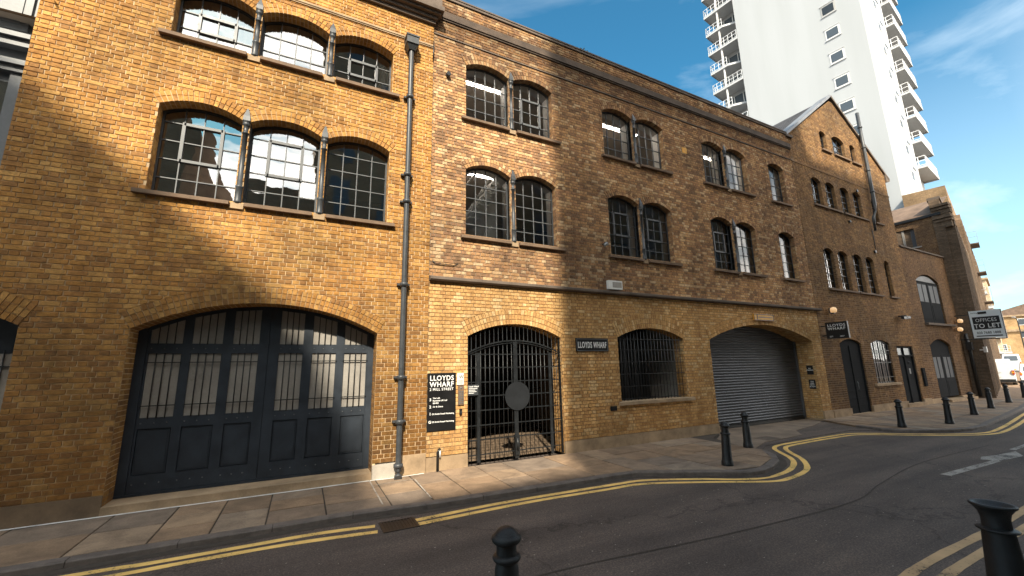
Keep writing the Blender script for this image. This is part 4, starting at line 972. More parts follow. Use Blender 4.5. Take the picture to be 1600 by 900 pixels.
for k in range(2):
    x0 = dl.x0 + .05 + k * 1.37; b = MB(); b.box(x0, x0 + 1.33, .065, .102, 3.8, 5.86); lf_ = b.build('door_leaf', M['dull'], ld)
    for j in range(2): b = MB(); b.box(x0 + .15 + j * .58, x0 + .62 + j * .58, .055, .066, 4.85, 5.75); b.build('door_pane', M['door'], lf_)
    b = MB(); b.box(x0 + .15, x0 + 1.2, .055, .066, 3.95, 4.7); b.build('door_panel', M['dull'], lf_)
b = MB(); b.box(9.75, 13.26, -.14, .25, 3.66, 3.765); b.build('sill', M['stone_dark'], D)
b = MB(); b.prism(dd.intrados(14, -.01), .10, .14); ed = b.build('entrance_door', M['dull'], D)
for k in range(2):
    x0 = dd.x0 + .05 + k * 1.24; b = MB(); b.box(x0, x0 + 1.2, .065, .102, .22, 2.2); lf_ = b.build('door_leaf', M['dull'], ed)
    for j in range(2): b = MB(); b.box(x0 + .14 + j * .5, x0 + .52 + j * .5, .055, .066, 1.1, 2.1); b.build('door_pane', M['door'], lf_)
    b = MB(); b.box(x0 + .12, x0 + 1.05, .055, .066, .35, .95); b.build('door_panel', M['dull'], lf_)
b = MB(); b.box(8.62, 14.14, .35, 9, 7.2, 7.4); b.box(8.62, 14.14, 8.9, 9, 0, 7.3); b.build('roof_deck', M['slate'], D)

# ================================================================== BUILDING E: tall warehouse beyond, turned a little with the street
EX = 31.38
E_ = thing('buttressed_warehouse', 'tall dark brick warehouse with buttresses and iron balconies beyond the low building', 'building', (EX, 0, 0))
mE = brick_tex('buttress_brick', (.15, .105, .070), (.22, .152, .100), (.14, .11, .085)); mE2 = brick_tex('orange_gable_brick', (.26, .17, .095), (.34, .22, .12), (.2, .15, .1))
# west wall, seen above building D (local x runs back from the street)
wl = link('west_wall', None, E_); wl.location = (-.0, 0, 0); wl.rotation_euler = (0, 0, -math.pi / 2)     # local x = -world y
wo = Op(-2.1, -1.2, 8.45, 9.52, 0, depth=.2)
brickwork(wl, [wo], -7.0, .08, 0.0, 9.98, M['brickD'], M['mortarC'], seed=58, rough=.002)
b = MB(); b.box(wo.x0, wo.x1, .16, .2, 8.45, 9.52); b.build('dark_pane', M['far_glass'], wl)
b = MB(); b.box(wo.x0 + .32, wo.x0 + .42, .05, .16, 8.45, 9.52); b.box(wo.x0, wo.x1 + .2, -.06, .18, 8.36, 8.44); b.build('window_post', M['frost'], wl)
b = MB(); b.box(-7.0, .06, -.10, .15, 9.98, 10.12); b.build('eaves_gutter', M['black_iron'], wl)
b = MB(); b.box(-7.0, -.1, .02, .1, 10.1, 10.2)
b.face([(-7.0, -.05, 10.13), (-.1, -.05, 10.13), (-.1, 2.2, 11.55), (-7, 2.2, 11.55)]); b.build('roof_slope', M['tile'], wl)
b = MB()
for k, (zz, pr) in enumerate(((9.55, .10), (9.72, .16), (10.0, .05), (10.25, .12), (10.42, .20))): b.box(-.28, .45, -pr, .3, zz, zz + (.13 if k != 2 else .22))
b.box(-.25, .40, -.03, .4, 9.2, 10.6); b.build('corbelled_pier', mE, wl)
# street front of E in its own turned frame
fr2 = link('street_front', None, E_); fr2.location = (0, -.12, 0); fr2.rotation_euler = (0, 0, math.atan2(.223, .975))
b = MB(); b.box(.0, 15, .02, .45, 0, 10.9); b.box(.5, 15, .45, 6, 0, 9.8); b.build('front_block', mE, fr2)
b = MB(); b.box(.0, 15, -.04, .5, 10.9, 11.05); b.build('parapet_coping', M['stone_dark'], fr2)
b = MB(); b.box(15.0, 44.7, .04, 2.7, 0, 14.6); b.prism([(15.0, 14.6), (36, 14.6), (36, 15.9), (34, 16.1), (15, 16.0)], .05, 2.65); b.build('tall_block', mE2, fr2)
for i, s0 in enumerate([.1, 1.9, 3.7, 5.5, 7.3, 9.1, 10.9, 12.7, 14.5, 17, 19.5, 22, 24.5, 27, 30, 33, 36, 39, 42, 44.2]):
    b = MB(); h = 9.6 if s0 < 15 else 13.4; b.box(s0, s0 + .6, -.36, .03, 0, h); b.prism([(s0, h), (s0 + .6, h), (s0 + .3, h + .5)], -.34, .03); b.build('buttress', mE, fr2)
    for z0 in (.6, 4.2, 7.2) + ((10.2,) if s0 > 15 else ()):
        b = MB(); b.box(s0 + .75, s0 + 1.5, -.012, .03, z0, z0 + 1.9); b.build('window', M['far_glass'], fr2)
for i, (s0, z) in enumerate(((27.5, 13.1), (27.5, 10.2), (27.5, 7.3), (36, 6.0))):
    b = MB(); b.box(s0, s0 + 2.6, -.95, .04, z, z + .10); bb = b.build('balcony', M['stone_dark'], fr2)
    b = MB()
    for k in range(9): b.box(s0 + k * .32 - .012, s0 + k * .32 + .012, -.94, -.92, z + .10, z + 1.25)
    for zz in (z + .7, z + 1.22): b.box(s0, s0 + 2.6, -.94, -.92, zz, zz + .03); b.box(s0, s0 + .03, -.94, .04, zz, zz + .03)
    b.build('balcony_rail', M['galv'], fr2)
b = MB(); b.tube([(-.12, .05, 3.3), (-.14, .02, 2.6), (-.14, .02, .1)], .075, 10); b.box(-.25, -.05, -.12, .1, 2.45, 2.85); b.build('drainpipe', M['black_iron'], E_)

# ================================================================== WHITE TOWER
U = Vector((-0.145, 0.989)); 
T = thing('tower_block', 'tall white residential tower with stacked balconies behind the gabled warehouse', 'tower', (46.434, 5.868, 0), math.atan2(.145, .989))
# local x = along the narrow right face, local y = away along the broad face (outward normals -y and -x)
ST = 2.80; top = 18
b = MB(); pts = [(0.25, 0), (8.35, 0), (8.35, 11.5), (0, 11.5), (0, .25), (.08, .08)]; b.slabz(pts, 0, 51); b.build('tower_wall', M['tower'], T)
b = MB(); b.slabz([(8.35, .5), (13.6, .5), (13.6, 10), (8.35, 10)], 0, 51); b.slabz([(2.2, 11.5), (9, 11.5), (9, 14.9), (2.2, 14.9)], 0, 51); b.build('side_wing', M['tower'], T)
b = MB(); b.box(1.5, 7, 3, 9, 51, 54); b.build('plant_room', M['tower'], T)
for k in range(-1, 6):
    z = 37.86 - ST * (3 - k) if False else 37.86 - 2.805 * (5 - k) - 0.0
    b = MB(); za = z - .62; b.box(-.03, .06, 2.08, 3.30, za, za + 1.24); fr_ = b.build('window', M['white'], T)
    b = MB(); b.box(-.045, -.032, 2.22, 3.18, za + .16, za + 1.06); b.build('pane', M['far_glass'], fr_)
    b = MB(); b.box(-.09, .02, 2.02, 3.36, za - .07, za); b.build('window_sill', M['tower_bal'], fr_); b = MB(); b.box(-.07, .02, 2.02, 3.36, za + 1.24, za + 1.30); b.build('window_head', M['tower_bal'], fr_)
for k in range(-1, 2):
    z = 37.86 + 2.805 * (k + 1); za = z - .62
    b = MB(); b.box(-.03, .06, 2.08, 3.30, za, za + 1.24); fr_ = b.build('window', M['white'], T)
    b = MB(); b.box(-.045, -.032, 2.22, 3.18, za + .16, za + 1.06); b.build('pane', M['far_glass'], fr_)
for k in range(10):
    z = 16.2 + k * 2.80
    b = MB(); b.box(4.55, 5.55, -.015, .2, z - .1, z + 1.0); fr_ = b.build('window', M['white'], T)
    b = MB(); b.box(4.62, 5.48, -.03, -.0155, z, z + .9); b.build('pane', M['far_glass'], fr_)
    b = MB(); b.box(5.9, 6.9, -.03, .2, z + 1.45, z + 1.75); b.build('vent_slot', M['far_glass'], T)
def railing(b, pts, z0, h=1.05, step=.45):
    for (xa, ya), (xb, yb) in zip(pts, pts[1:]):
        l_ = math.hypot(xb - xa, yb - ya); n = max(1, int(l_ / step)); ux, uy = (xb - xa) / l_, (yb - ya) / l_
        for zz in (z0 + h, z0 + .12, z0 + h * .55):
            q = .025; b.box(min(xa, xb) - q, max(xa, xb) + q, min(ya, yb) - q, max(ya, yb) + q, zz - .02, zz + .02)
        for i in range(n + 1):
            x, y = xa + ux * l_ * i / n, ya + uy * l_ * i / n; b.box(x - .022, x + .022, y - .022, y + .022, z0, z0 + h)
for k in range(12):
    z = 17.1 + k * 2.80 + 1.2
    long = k % 2 == 0
    if z > 50: break
    if k >= 1:
        b = MB(); b.slabz([(8.36, -.70), (13.9, -.70), (13.9, .52), (8.36, .52)], z, z + .20); bl_ = b.build('balcony', M['tower_bal'], T)
        b = MB(); railing(b, [(8.40, .4), (8.40, -.66), (13.86, -.66), (13.86, .4)], z + .20); b.build('balcony_rail', M['rail'], bl_)
        b = MB(); b.box(9.0, 13.2, .46, .505, z + .3, z + 2.6); b.build('balcony_glazing', M['far_glass'], T)
for k in range(14):
    z = 13.9 + k * 2.80 + 2.0
    if z > 50: break
    dep = 4.2 if k % 2 else 3.7
    b = MB(); b.slabz([(-.02, 11.52), (2.25, 11.52), (2.25, 15.2), (-.02, 15.2)] if k % 2 else [(-.02, 13.0), (-.02, 15.2), (2.25, 15.2), (2.25, 11.52), (.9, 11.52)][::-1], z, z + .26); bl_ = b.build('balcony', M['tower_bal'], T)
    b = MB(); railing(b, [(.02, 11.6 if k % 2 else 13.1), (.02, 15.16), (2.2, 15.16)], z + .26); b.build('balcony_rail', M['rail'], bl_)
    b = MB(); b.box(2.15, 2.205, 11.6, 14.8, z + .35, z + 2.5); wg = b.build('balcony_glazing', M['far_glass'], T)
    for yy in (11.6, 12.6, 13.7, 14.75): b = MB(); b.box(2.10, 2.16, yy - .04, yy + .04, z + .35, z + 2.5); b.build('glazing_post', M['white'], wg)
    b = MB(); b.box(.12, .28, 13.5, 13.66, z + .26, z + 2.8); b.build('balcony_column', M['white'], wg)

# roof terrace railing between gable and tower
RT = thing('roof_terrace_rail', 'white railing on the flat roof between the gable and the tower', 'railing', (27.6, 5.5, 9.4))
b = MB(); railing(b, [(0, 0), (2.6, 0), (2.6, 3)], 0, 1.1, .5); b.box(-.3, 2.8, -.1, 3.2, -9.4, -.02); b.build('rails', M['rail'], RT)
# ================================================================== FAR END OF THE STREET
def far_block(name, label, loc, rz, w_, d_, h, m, floors, cols, roof=None, balc=False):
    t_ = thing(name, label, 'building', loc, rz)
    b = MB(); b.box(0, w_, 0, d_, 0, h); b.build('wall', m, t_)
    fh = h / floors
    for f in range(floors):
        for c_ in range(cols):
            x = w_ * (c_ + .28) / cols; ww = w_ / cols * .42
            b = MB(); b.box(x - .12, x + ww + .12, -.06, .05, f * fh + fh * .28, f * fh + fh * .82); wd = b.build('window', M['white'], t_)
            b = MB(); b.box(x, x + ww, -.08, -.061, f * fh + fh * .33, f * fh + fh * .77); b.build('pane', M['far_glass'], wd)
    b = MB(); b.box(-.3, w_ + .3, -.4, .3, h * .70, h * .70 + .5); b.box(-.3, w_ + .3, -.4, d_, h, h + .35); b.build('cornice', M['stone'], t_)
    if roof: b = MB(); b.prism([(0, h + .36), (w_, h + .36), (w_ * .86, h + roof), (w_ * .2, h + roof)], .6, d_); b.build('roof', M['tile'], t_)
    return t_
mF = brick_tex('far_orange_brick', (.50, .30, .13), (.56, .36, .17), (.5, .38, .24)); mF2 = brick_tex('far_buff_brick', (.58, .42, .26), (.62, .46, .3), (.5, .4, .3))
far_block('orange_brick_flats', 'sunlit orange brick flats closing the far end of the street', (140, 27, 0), -math.pi / 2 + .22, 40, 14, 11.0, mF, 4, 9, 3.0)
fs = far_block('buff_brick_flats', 'buff brick flats with stepped white balconies just past the dark warehouse', (112.0, 24.0, 0), -math.pi / 2 + .22, 6.0, 12, 16.5, mF2, 6, 3)
for f in range(1, 6):
    b = MB(); b.box(3.6, 7.0 - (f - 1) * .30, -1.1, 1.5, f * 2.75, f * 2.75 + .35); bl_ = b.build('balcony', M['tower_bal'], fs)
    b = MB(); railing(b, [(3.65, -1.05), (6.9 - (f - 1) * .30, -1.05), (6.9 - (f - 1) * .30, 1.4)], f * 2.75 + .35, 1.0, .6); b.build('balcony_rail', M['rail'], bl_)
pl = thing('street_lamp', 'thin street lamp standing before the orange flats', 'street lamp', (118, 16.6, -.08))
b = MB(); b.tube([(0, 0, 0), (0, 0, 8.5), (-.4, 0, 9.2), (-1.4, 0, 9.4)], [.12, .08, .07, .05], 8); b.build('lamp_post', M['iron'], pl)
b = MB(); b.box(-2.1, -1.3, -.16, .16, 9.33, 9.5); b.build('lamp_head', M['galv'], pl)

# ---- the warehouses across the street (behind the viewer): unseen, shaped to shade the wall, mirrored in its window panes
def opposite(name, label, x0, x1, prof, yf, m, chim=()):
    t_ = thing(name, label, 'building', (x0, yf, 0))
    b = MB(); b.prism([(x - x0, z) for x, z in prof], -9, 0); b.build('wall', m, t_)
    for k, x in enumerate(chim):
        zt = max(z for _, z in prof); b = MB(); b.box(x - x0, x - x0 + .9, -2.6, -1.6, zt - 4, zt + 1.2); c_ = b.build('chimney', m, t_)
        b = MB(); b.lathe([(.16, zt + 1.2), (.2, zt + 1.3), (.15, zt + 1.9)], 10, x - x0 + .3, -2.1); b.build('chimney_pot', M['tile'], c_)
    fl = int(prof[2][1] // 3.3)
    for f in range(1, max(2, fl)):
        n = max(1, int((x1 - x0) / 2.6))
        for c_ in range(n):
            x = .7 + c_ * (x1 - x0 - 1.0) / n; z = f * 3.3 + .6
            b = MB(); b.box(x, x + 1.1, -.02, .04, z, z + 1.7); wd = b.build('window', M['bar'], t_)
            b = MB(); b.box(x + .06, x + 1.04, .041, .05, z + .06, z + 1.64); b.build('pane', M['far_glass'], wd)
    return t_
mO = brick_tex('opposite_brick', (.30, .21, .13), (.38, .27, .17), (.30, .22, .16))
YO = -14.0
opposite('opposite_gabled_warehouse', 'brick gabled warehouse across the street, mirrored in the big left windows', -30, -5.65,
         [(-30, 0), (-5.65, 0), (-5.65, 15.55), (-9.9, 19.4), (-11.0, 20.3), (-13, 20.3), (-15, 18.6), (-30, 18.6)], YO, mO, (-17.0,))
opposite('opposite_low_building', 'unseen low brick building between the two warehouses across the street, height set to shade the road', -5.65, 0, [(-5.64, 0), (-.02, 0), (-.02, 11.4), (-5.64, 11.4)], YO - .2, mO)
opposite('opposite_tall_warehouse', 'tall brick warehouse across the street, shading the long front', 0, 34, [(0, 0), (34, 0), (34, 23.2), (12.4, 23.2), (12.4, 24.9), (0, 24.9)], YO, mO, (4.0, 9.5))

# ================================================================== GROUND
def strip_mesh(line, wdt, z, name, m, parent, n_sub=6, kind=None):
    """a painted line that follows smoothed points"""
    P = [Vector(p) for p in line]; pts = []
    for i in range(len(P) - 1):
        p0, p1, p2, p3 = P[max(0, i - 1)], P[i], P[i + 1], P[min(len(P) - 1, i + 2)]
        for k in range(n_sub):
            t = k / n_sub; pts.append(.5 * ((2 * p1) + (-p0 + p2) * t + (2 * p0 - 5 * p1 + 4 * p2 - p3) * t * t + (-p0 + 3 * p1 - 3 * p2 + p3) * t ** 3))
    pts.append(P[-1]); b = MB(); e = []; rr = random.Random(len(line))
    for i, p in enumerate(pts):
        d = (pts[min(i + 1, len(pts) - 1)] - pts[max(i - 1, 0)]).normalized(); nn = Vector((-d.y, d.x)); h = wdt / 2 * (1 + rr.uniform(-.08, .08))
        e.append((p + nn * h, p - nn * h))
    for a_, c_ in zip(e, e[1:]): b.face([(a_[1].x, a_[1].y, z), (c_[1].x, c_[1].y, z), (c_[0].x, c_[0].y, z), (a_[0].x, a_[0].y, z)])
    return b.build(name, m, parent, kind=kind)
ZR = -.08
b = MB(); b.face([(-900, -900, ZR), (1500, -900, ZR), (1500, 900, ZR), (-900, 900, ZR)]); b.build('road', M['asphalt'], kind='structure')
# footway outline (kerb face line) as y over x
KX = [(-9, -1.80), (-2.7, -1.78), (.65, -1.80), (1.8, -1.93), (2.6, -1.97), (4.05, -2.03), (5.4, -2.06), (5.85, -2.12), (6.80, -2.69), (7.62, -3.19), (8.0, -3.22), (8.44, -3.12), (9.05, -2.88), (9.5, -2.54), (9.74, -2.2)]
def ky(x):
    for (a_, b_), (c_, d__) in zip(KX, KX[1:]):
        if x <= c_: return b_ + (d__ - b_) * (x - a_) / (c_ - a_)
    return KX[-1][1]
outline = [(x, y) for x, y in KX] + [(9.82, -1.85), (9.9, -1.3), (10.3, -.4), (11.05, .0)]
KW = .15
PV = MB(); PV.slabz([(p[0], p[1] + .05) if i < len(KX) else (p[0] - .05, p[1]) for i, p in enumerate(outline)] + [(-9, .0)], -.2, -.012)
pave = PV.build('pavement', M['joint'], kind='structure')
def poly_slab(poly, parent, rr, zt=0.0, gap=.010, name='paving_slab'):
    cx = sum(p[0] for p in poly) / len(poly); cy = sum(p[1] for p in poly) / len(poly)
    q = []
    for x, y in poly:
        dx, dy = x - cx, y - cy; q.append((dx - math.copysign(gap, dx), dy - math.copysign(gap, dy)))
    b = MB(); dz = rr.uniform(-.003, .003); tx, ty = rr.uniform(-.004, .004), rr.uniform(-.004, .004)
    f = lambda p, s_, z: (p[0] * s_, p[1] * s_, z + p[0] * tx + p[1] * ty)
    tp = [f(p, .985, 0) for p in q]; md = [f(p, 1, -.004) for p in q]; bt = [f(p, 1, -.02) for p in q]
    b.face(tp)
    for i in range(len(q)):
        j = (i + 1) % len(q); b.face([md[i], md[j], tp[j], tp[i]]); b.face([bt[i], bt[j], md[j], md[i]])
    return b.build(name, M['slab'], parent, loc=(cx, cy, zt + dz))
rr = random.Random(21); x = -9.0
while x < 9.75:
    wd = rr.choice((.55, .62, .75, .9, 1.05)); xe = min(x + wd, 9.76)
    if xe > 9.5: xe = 9.76
    skew = .12
    ya, yb = ky(x) + KW, ky(xe) + KW; tot = -(ya + yb) / 2; n = max(1, round(tot / rr.choice((.62, .8, .95, 1.3 if x < 2 else .7))))
    cuts = sorted([0] + [tot * (i + rr.uniform(-.12, .12)) / n for i in range(1, n)] + [tot])
    for c0, c1 in zip(cuts, cuts[1:]):
        y0, y1 = -c0, -c1
        sk0, sk1 = -skew * c0 * 0, 0
        p = [(x, y1 if c1 < tot else ya), (xe, y1 if c1 < tot else yb), (xe, y0), (x, y0)]
        poly_slab(p, pave, rr)
    x = xe
# kerb stones along the footway
kb = MB(); kerb = link('kerb', None, None, kind='structure')
def kerb_run(pts, parent, zt=0.0, zb=-.16, wdt=KW, ln=.92, seed=1):
    rr = random.Random(seed); P = [Vector(p) for p in pts]; seg = []; 
    dense = []
    for a_, c_ in zip(P, P[1:]):
        n = max(1, int((c_ - a_).length / .12)); dense += [a_ + (c_ - a_) * i / n for i in range(n)]
    dense.append(P[-1]); acc = 0; cur = [dense[0]]
    def flush(cur):
        if len(cur) < 2: return
        o = []; 
        for i, p in enumerate(cur):
            d = (cur[min(i + 1, len(cur) - 1)] - cur[max(i - 1, 0)]).normalized(); o.append((p, p + Vector((-d.y, d.x)) * wdt))
        org = cur[0]; b = MB(); dz = rr.uniform(-.003, .003)
        for i in range(len(o) - 1):
            a0, a1 = o[i]; b0, b1 = o[i + 1]
            if i == 0: d = (b0 - a0).normalized() * .004; a0, a1 = a0 + d, a1 + d
            if i == len(o) - 2: d = (b0 - a0).normalized() * .004; b0, b1 = b0 - d, b1 - d
            ja, jb = rr.uniform(-.004, .004), rr.uniform(-.004, .004); nn = (a0 - a1).normalized()
            g = lambda v, z: (v.x - org.x, v.y - org.y, z)
            b.face([g(a0 - nn * .014, zt), g(b0 - nn * .014, zt), g(b1, zt), g(a1, zt)])
            b.face([g(a0, zt - .016), g(b0, zt - .016), g(b0 - nn * .014, zt), g(a0 - nn * .014, zt)])
            b.face([g(a0 + nn * .008, zb), g(b0 + nn * .008, zb), g(b0, zt - .016), g(a0, zt - .016)])
            if i == 0: b.face([g(a0, zb), g(a0, zt), g(a1, zt), g(a1, zb)])
        b.build('kerb_stone', M['kerb'], parent, loc=(org.x, org.y, dz))
    for p in dense[1:]:
        acc += (p - cur[-1]).length; cur.append(p)
        if acc >= ln: flush(cur); cur = [p]; acc = 0
    flush(cur)
kerb_run(KX + [(9.82, -1.85)], kerb, seed=3)
# crossover in front of the shutter
XO = MB(); XO.slabz([(9.86, -1.95), (10.6, -1.62), (12.0, -1.52), (14.9, -1.50), (15.7, -1.9), (16.0, -.9), (16.55, -.06), (17.3, .0), (17.3, .7), (11.0, .7), (11.0, .0), (10.3, -.45), (9.9, -1.3)], -.2, -.066)
XO.build('garage_crossover', M['asphalt'], kind='structure')
XC = MB(); XC.slabz([(9.95, -1.75), (11.0, -1.35), (12.9, -1.25), (13.6, -.7), (15.2, -.4), (16.2, -.1), (16.6, .64), (11.06, .64), (11.06, .0), (10.35, -.42), (9.98, -1.2)], -.2, -.052)
XC.build('concrete_apron', M['concrete'], kind='structure')
# right-hand footway in front of the gabled warehouse, running on along the street
K2 = [(15.75, -1.3), (15.62, -2.0), (15.75, -2.5), (16.2, -2.82), (16.9, -3.18), (17.6, -3.36), (18.6, -3.38), (20.3, -3.15), (23, -2.85), (26.5, -2.42), (31, -1.75), (36, -.75), (46, 1.5), (60, 4.7), (90, 11.5)]
back = [(90, 14.5), (31.5, .6), (31.3, .3), (17.2, -.0), (16.4, -.12)]
PV2 = MB(); PV2.slabz([(p[0] + (.04 if i < 4 else 0), p[1] + .05) for i, p in enumerate(K2)] + back, -.2, -.012); pave2 = PV2.build('far_pavement', M['slab'], kind='structure')
kerb_run(K2[:11], kerb, seed=5); kerb_run(K2[10:], kerb, seed=6, ln=3.0)
def k2y(x):
    pts = K2[3:]
    for (a_, b_), (c_, d__) in zip(pts, pts[1:]):
        if x <= c_: return b_ + (d__ - b_) * (x - a_) / (c_ - a_)
    return pts[-1][1]
x = 16.35; rr = random.Random(8)
while x < 31:
    wd = rr.choice((.6, .75, .9)); xe = x + wd; tot = -(k2y(x) + KW) ; n = 4 if tot > 2.4 else 3
    for i in range(n):
        f0, f1 = i / n, (i + 1) / n; wy = lambda xx: (xx - 17.23) * .0175 - .0
        g = lambda xx, f: wy(xx) + (k2y(xx) + KW - wy(xx)) * f
        poly_slab([(x, g(x, f1)), (xe, g(xe, f1)), (xe, g(xe, f0)), (x, g(x, f0))], pave2, rr)
    x = xe
# footway on the viewer's side
K3 = [(60, -3.3), (30, -6.1), (20, -6.45), (9.5, -6.62), (6, -6.66), (4.7, -6.5), (3.7, -5.95), (2.5, -5.25), (-9, -5.15)]
PV3 = MB(); PV3.slabz([(x, y - .05) for x, y in K3] + [(-9, -13.9), (60, -13.9)], -.2, -.012); pave3 = PV3.build('near_pavement', M['slab'], kind='structure')
kerb_run(K3[1:], kerb, seed=7)
# road markings
MK = link('road_markings', None, None, kind='structure'); ZM = -.0755
LA = [(-4.5, -2.02), (-2.06, -2.04), (-1.40, -2.09), (-.56, -2.10), (.31, -2.11), (1.02, -2.22)]
LB = [(-4.5, -2.24), (-1.61, -2.27), (-1.04, -2.27), (.01, -2.30), (1.02, -2.44)]
A2 = [(1.54, -2.28), (2.78, -2.22), (3.91, -2.26), (5.17, -2.33), (5.74, -2.40), (6.62, -2.83), (7.31, -3.26), (7.84, -3.40), (8.59, -3.31), (9.30, -3.02), (9.77, -2.68), (10.13, -2.27), (10.50, -1.90), (10.99, -1.72), (11.91, -1.70), (13.43, -1.71), (14.35, -1.76), (15.0, -2.15), (15.78, -2.80), (17.10, -3.58), (18.87, -3.60), (24.28, -2.90), (31, -1.98), (46, 1.25)]
B2 = [(1.52, -2.44), (3.33, -2.40), (4.68, -2.49), (5.52, -2.55), (6.47, -2.98), (7.56, -3.58), (8.08, -3.63), (8.76, -3.51), (9.27, -3.29), (9.87, -2.86), (10.36, -2.34), (10.75, -2.02), (11.15, -1.90), (12.20, -1.87), (13.08, -1.88), (14.20, -1.95), (14.85, -2.35), (15.65, -3.0), (17.0, -3.76), (18.83, -3.80), (24.3, -3.10), (31, -2.18), (46, 1.05)]
for l_ in (LA, LB, A2, B2): strip_mesh(l_, .105, ZM, 'yellow_line', M['yellow'], MK)
for l_ in ([(3.9, -6.45), (4.6, -6.32), (5.42, -6.22), (6.26, -6.19), (7.55, -6.20), (9.11, -6.17), (20, -5.9), (30, -5.6)], [(4.1, -6.66), (4.9, -6.50), (5.73, -6.40), (6.86, -6.38), (8.04, -6.38), (9.5, -6.35), (20, -6.1), (30, -5.8)]):
    strip_mesh(l_, .10, ZM, 'yellow_line', M['yellow_worn'], MK)
b = MB(); z = ZM
b.face([(10.60, -4.99, z), (12.95, -5.05, z), (12.95, -4.93, z), (10.60, -4.85, z)]); b.face([(12.8, -4.78, z), (12.95, -5.0, z), (13.3, -5.06, z), (13.95, -5.12, z), (14.5, -4.88, z), (13.6, -4.80, z), (13.15, -4.70, z)]); b.build('turn_arrow', M['roadwhite'], MK)
b = MB(); b.face([(14.7, -4.84, z), (16.9, -4.80, z), (16.9, -4.70, z), (14.7, -4.74, z)]); b.build('centre_dash', M['roadwhite'], MK)
strip_mesh([(-9, -.085), (-4.5, -.095), (-2.5, -.085), (0, -.095), (1.2, -.09), (1.6, -.115), (2.25, -.085)], .06, .0065, 'wall_base_line', M['basewhite'], MK)
for l_ in ([(1.235, -.05), (1.225, -.9), (1.22, -1.62)], [(1.25, -.44), (1.6, -.425), (1.98, -.41)], [(1.99, -.43), (1.97, -1.0), (1.95, -1.68)]): strip_mesh(l_, .022, .0068, 'joint_line', M['roadwhite'], MK)
strip_mesh([(x_, y_ - .075) for x_, y_ in KX], .13, ZM + .0005, 'gutter_dirt', M['joint'], MK)
strip_mesh([(1.9, -4.45), (2.9, -4.5), (4.9, -4.72), (7.5, -4.85), (9.0, -4.6), (11.5, -4.3), (15, -4.35)], .022, ZM + .0008, 'tar_seam', M['joint'], MK)
gb_ = MB(); rr = random.Random(77)
for i in range(420):
    x_ = rr.uniform(-1, 14); y_ = rr.uniform(-6.1, -2.2); r_ = rr.uniform(.004, .013); a_ = rr.uniform(0, 3); z_ = ZM + .001
    if x_ < 9.9 and y_ > ky(x_) - .05: continue
    gb_.face([(x_ + r_ * math.cos(a_ + k * 1.4), y_ + r_ * math.sin(a_ + k * 1.4) * .7, z_ + .003 * (k % 2)) for k in range(4)])
gb_.build('road_grit', mat('pale_grit', (.42, .38, .32), .9), kind='stuff')
# gully grate
t_ = thing('drain_grate', 'slotted iron drain grate in the road between the ends of the yellow lines', 'drain', (1.32, -2.33, ZR))
b = MB(); b.box(-.22, .22, -.19, .19, -.05, .003); b.build('grate_well', M['black'], t_)
b = MB(); b.box(-.24, -.20, -.2, .2, -.02, .009); b.box(.20, .24, -.2, .2, -.02, .009); b.box(-.2, .2, -.2, -.17, -.02, .009); b.box(-.2, .2, .17, .2, -.02, .009); b.build('grate_frame', M['black_iron'], t_)
for i in range(9):
    x = -.18 + i * .045; b = MB(); b.prism([(x - .012, -.01), (x + .012, -.01), (x + .012, .008), (x - .012, .008)], -.168, .168); b.build('grate_bar', M['black_iron'], t_)
t_ = thing('inspection_cover', 'small rusty metal cover set in the concrete before the shutter', 'manhole cover', (11.6, -1.05, -.05))
b = MB(); b.box(-.3, .3, -.2, .2, -.02, .004); b.build('cover_plate', M['stone_dark'], t_)

# ================================================================== BOLLARDS
def bollard(label, x, y, h=.85, z=0.0, lean=(0, 0)):
    t_ = thing('bollard', label, 'bollard', (x, y, z), 0, 'black bollards along the far footway'); t_.rotation_euler = (lean[0], lean[1], x)
    link('post', BM['post'], t_); link('collar', BM['collar'], t_); link('cap', BM['cap'], t_)
    t_.scale = (1, 1, h / .85); return t_
BM = {}
b = MB(); b.lathe([(.0, .0), (.108, .0), (.112, .03), (.108, .10), (.098, .11), (.096, .15), (.092, .16), (.078, .60), (.072, .62), (.066, .72), (.064, .78)], 24); BM['post'] = b.mesh('post', [M['bollard']])
b = MB(); b.lathe([(.070, .595), (.088, .600), (.095, .612), (.095, .628), (.086, .638), (.068, .642)], 24); BM['collar'] = b.mesh('collar', [M['bollard']])
b = MB(); b.lathe([(.062, .735), (.080, .745), (.096, .762), (.098, .778), (.090, .790), (.078, .796), (.074, .804), (.068, .812), (.066, .820), (.052, .838), (.030, .847), (.0005, .850)], 24); BM['cap'] = b.mesh('cap', [M['bollard']])
bd = [('black bollard nearest the kerb end, in front of the left pier of the shutter', 7.72, -2.65, .86, (.02, -.03)), ('black bollard standing before the middle of the roller shutter', 9.75, -1.74, .84, (0, .015)),
      ('black bollard in front of the barred ground window of the gabled building', 16.40, -2.22, .84, (0, .01)), ('black bollard nearest the road in front of the plain front door', 18.30, -2.69, .83, (.01, .02)),
      ('black bollard before the arched entrance door', 21.84, -2.28, .83, (0, .01)), ('black bollard before the dark drainpipe and the buttressed warehouse', 25.06, -1.89, .85, (0, 0)),
      ('black bollard just left of the white van', 28.80, -1.50, .83, (.01, 0)), ('farthest black bollard, in front of the white car', 32.96, -1.08, .83, (0, 0))]
for l_, x, y, h, ln in bd: bollard(l_, x, y, h, -.02, ln)
nb_ = thing('bollard', 'domed black bollard in the bottom centre on the near side of the road', 'bollard', (1.40, -5.55, 0), .3)
b = MB(); b.lathe([(.115, 0), (.115, .12), (.098, .14), (.085, .60), (.078, .62), (.074, .63), (.073, .76)], 32); b.build('post', M['bollard'], nb_)
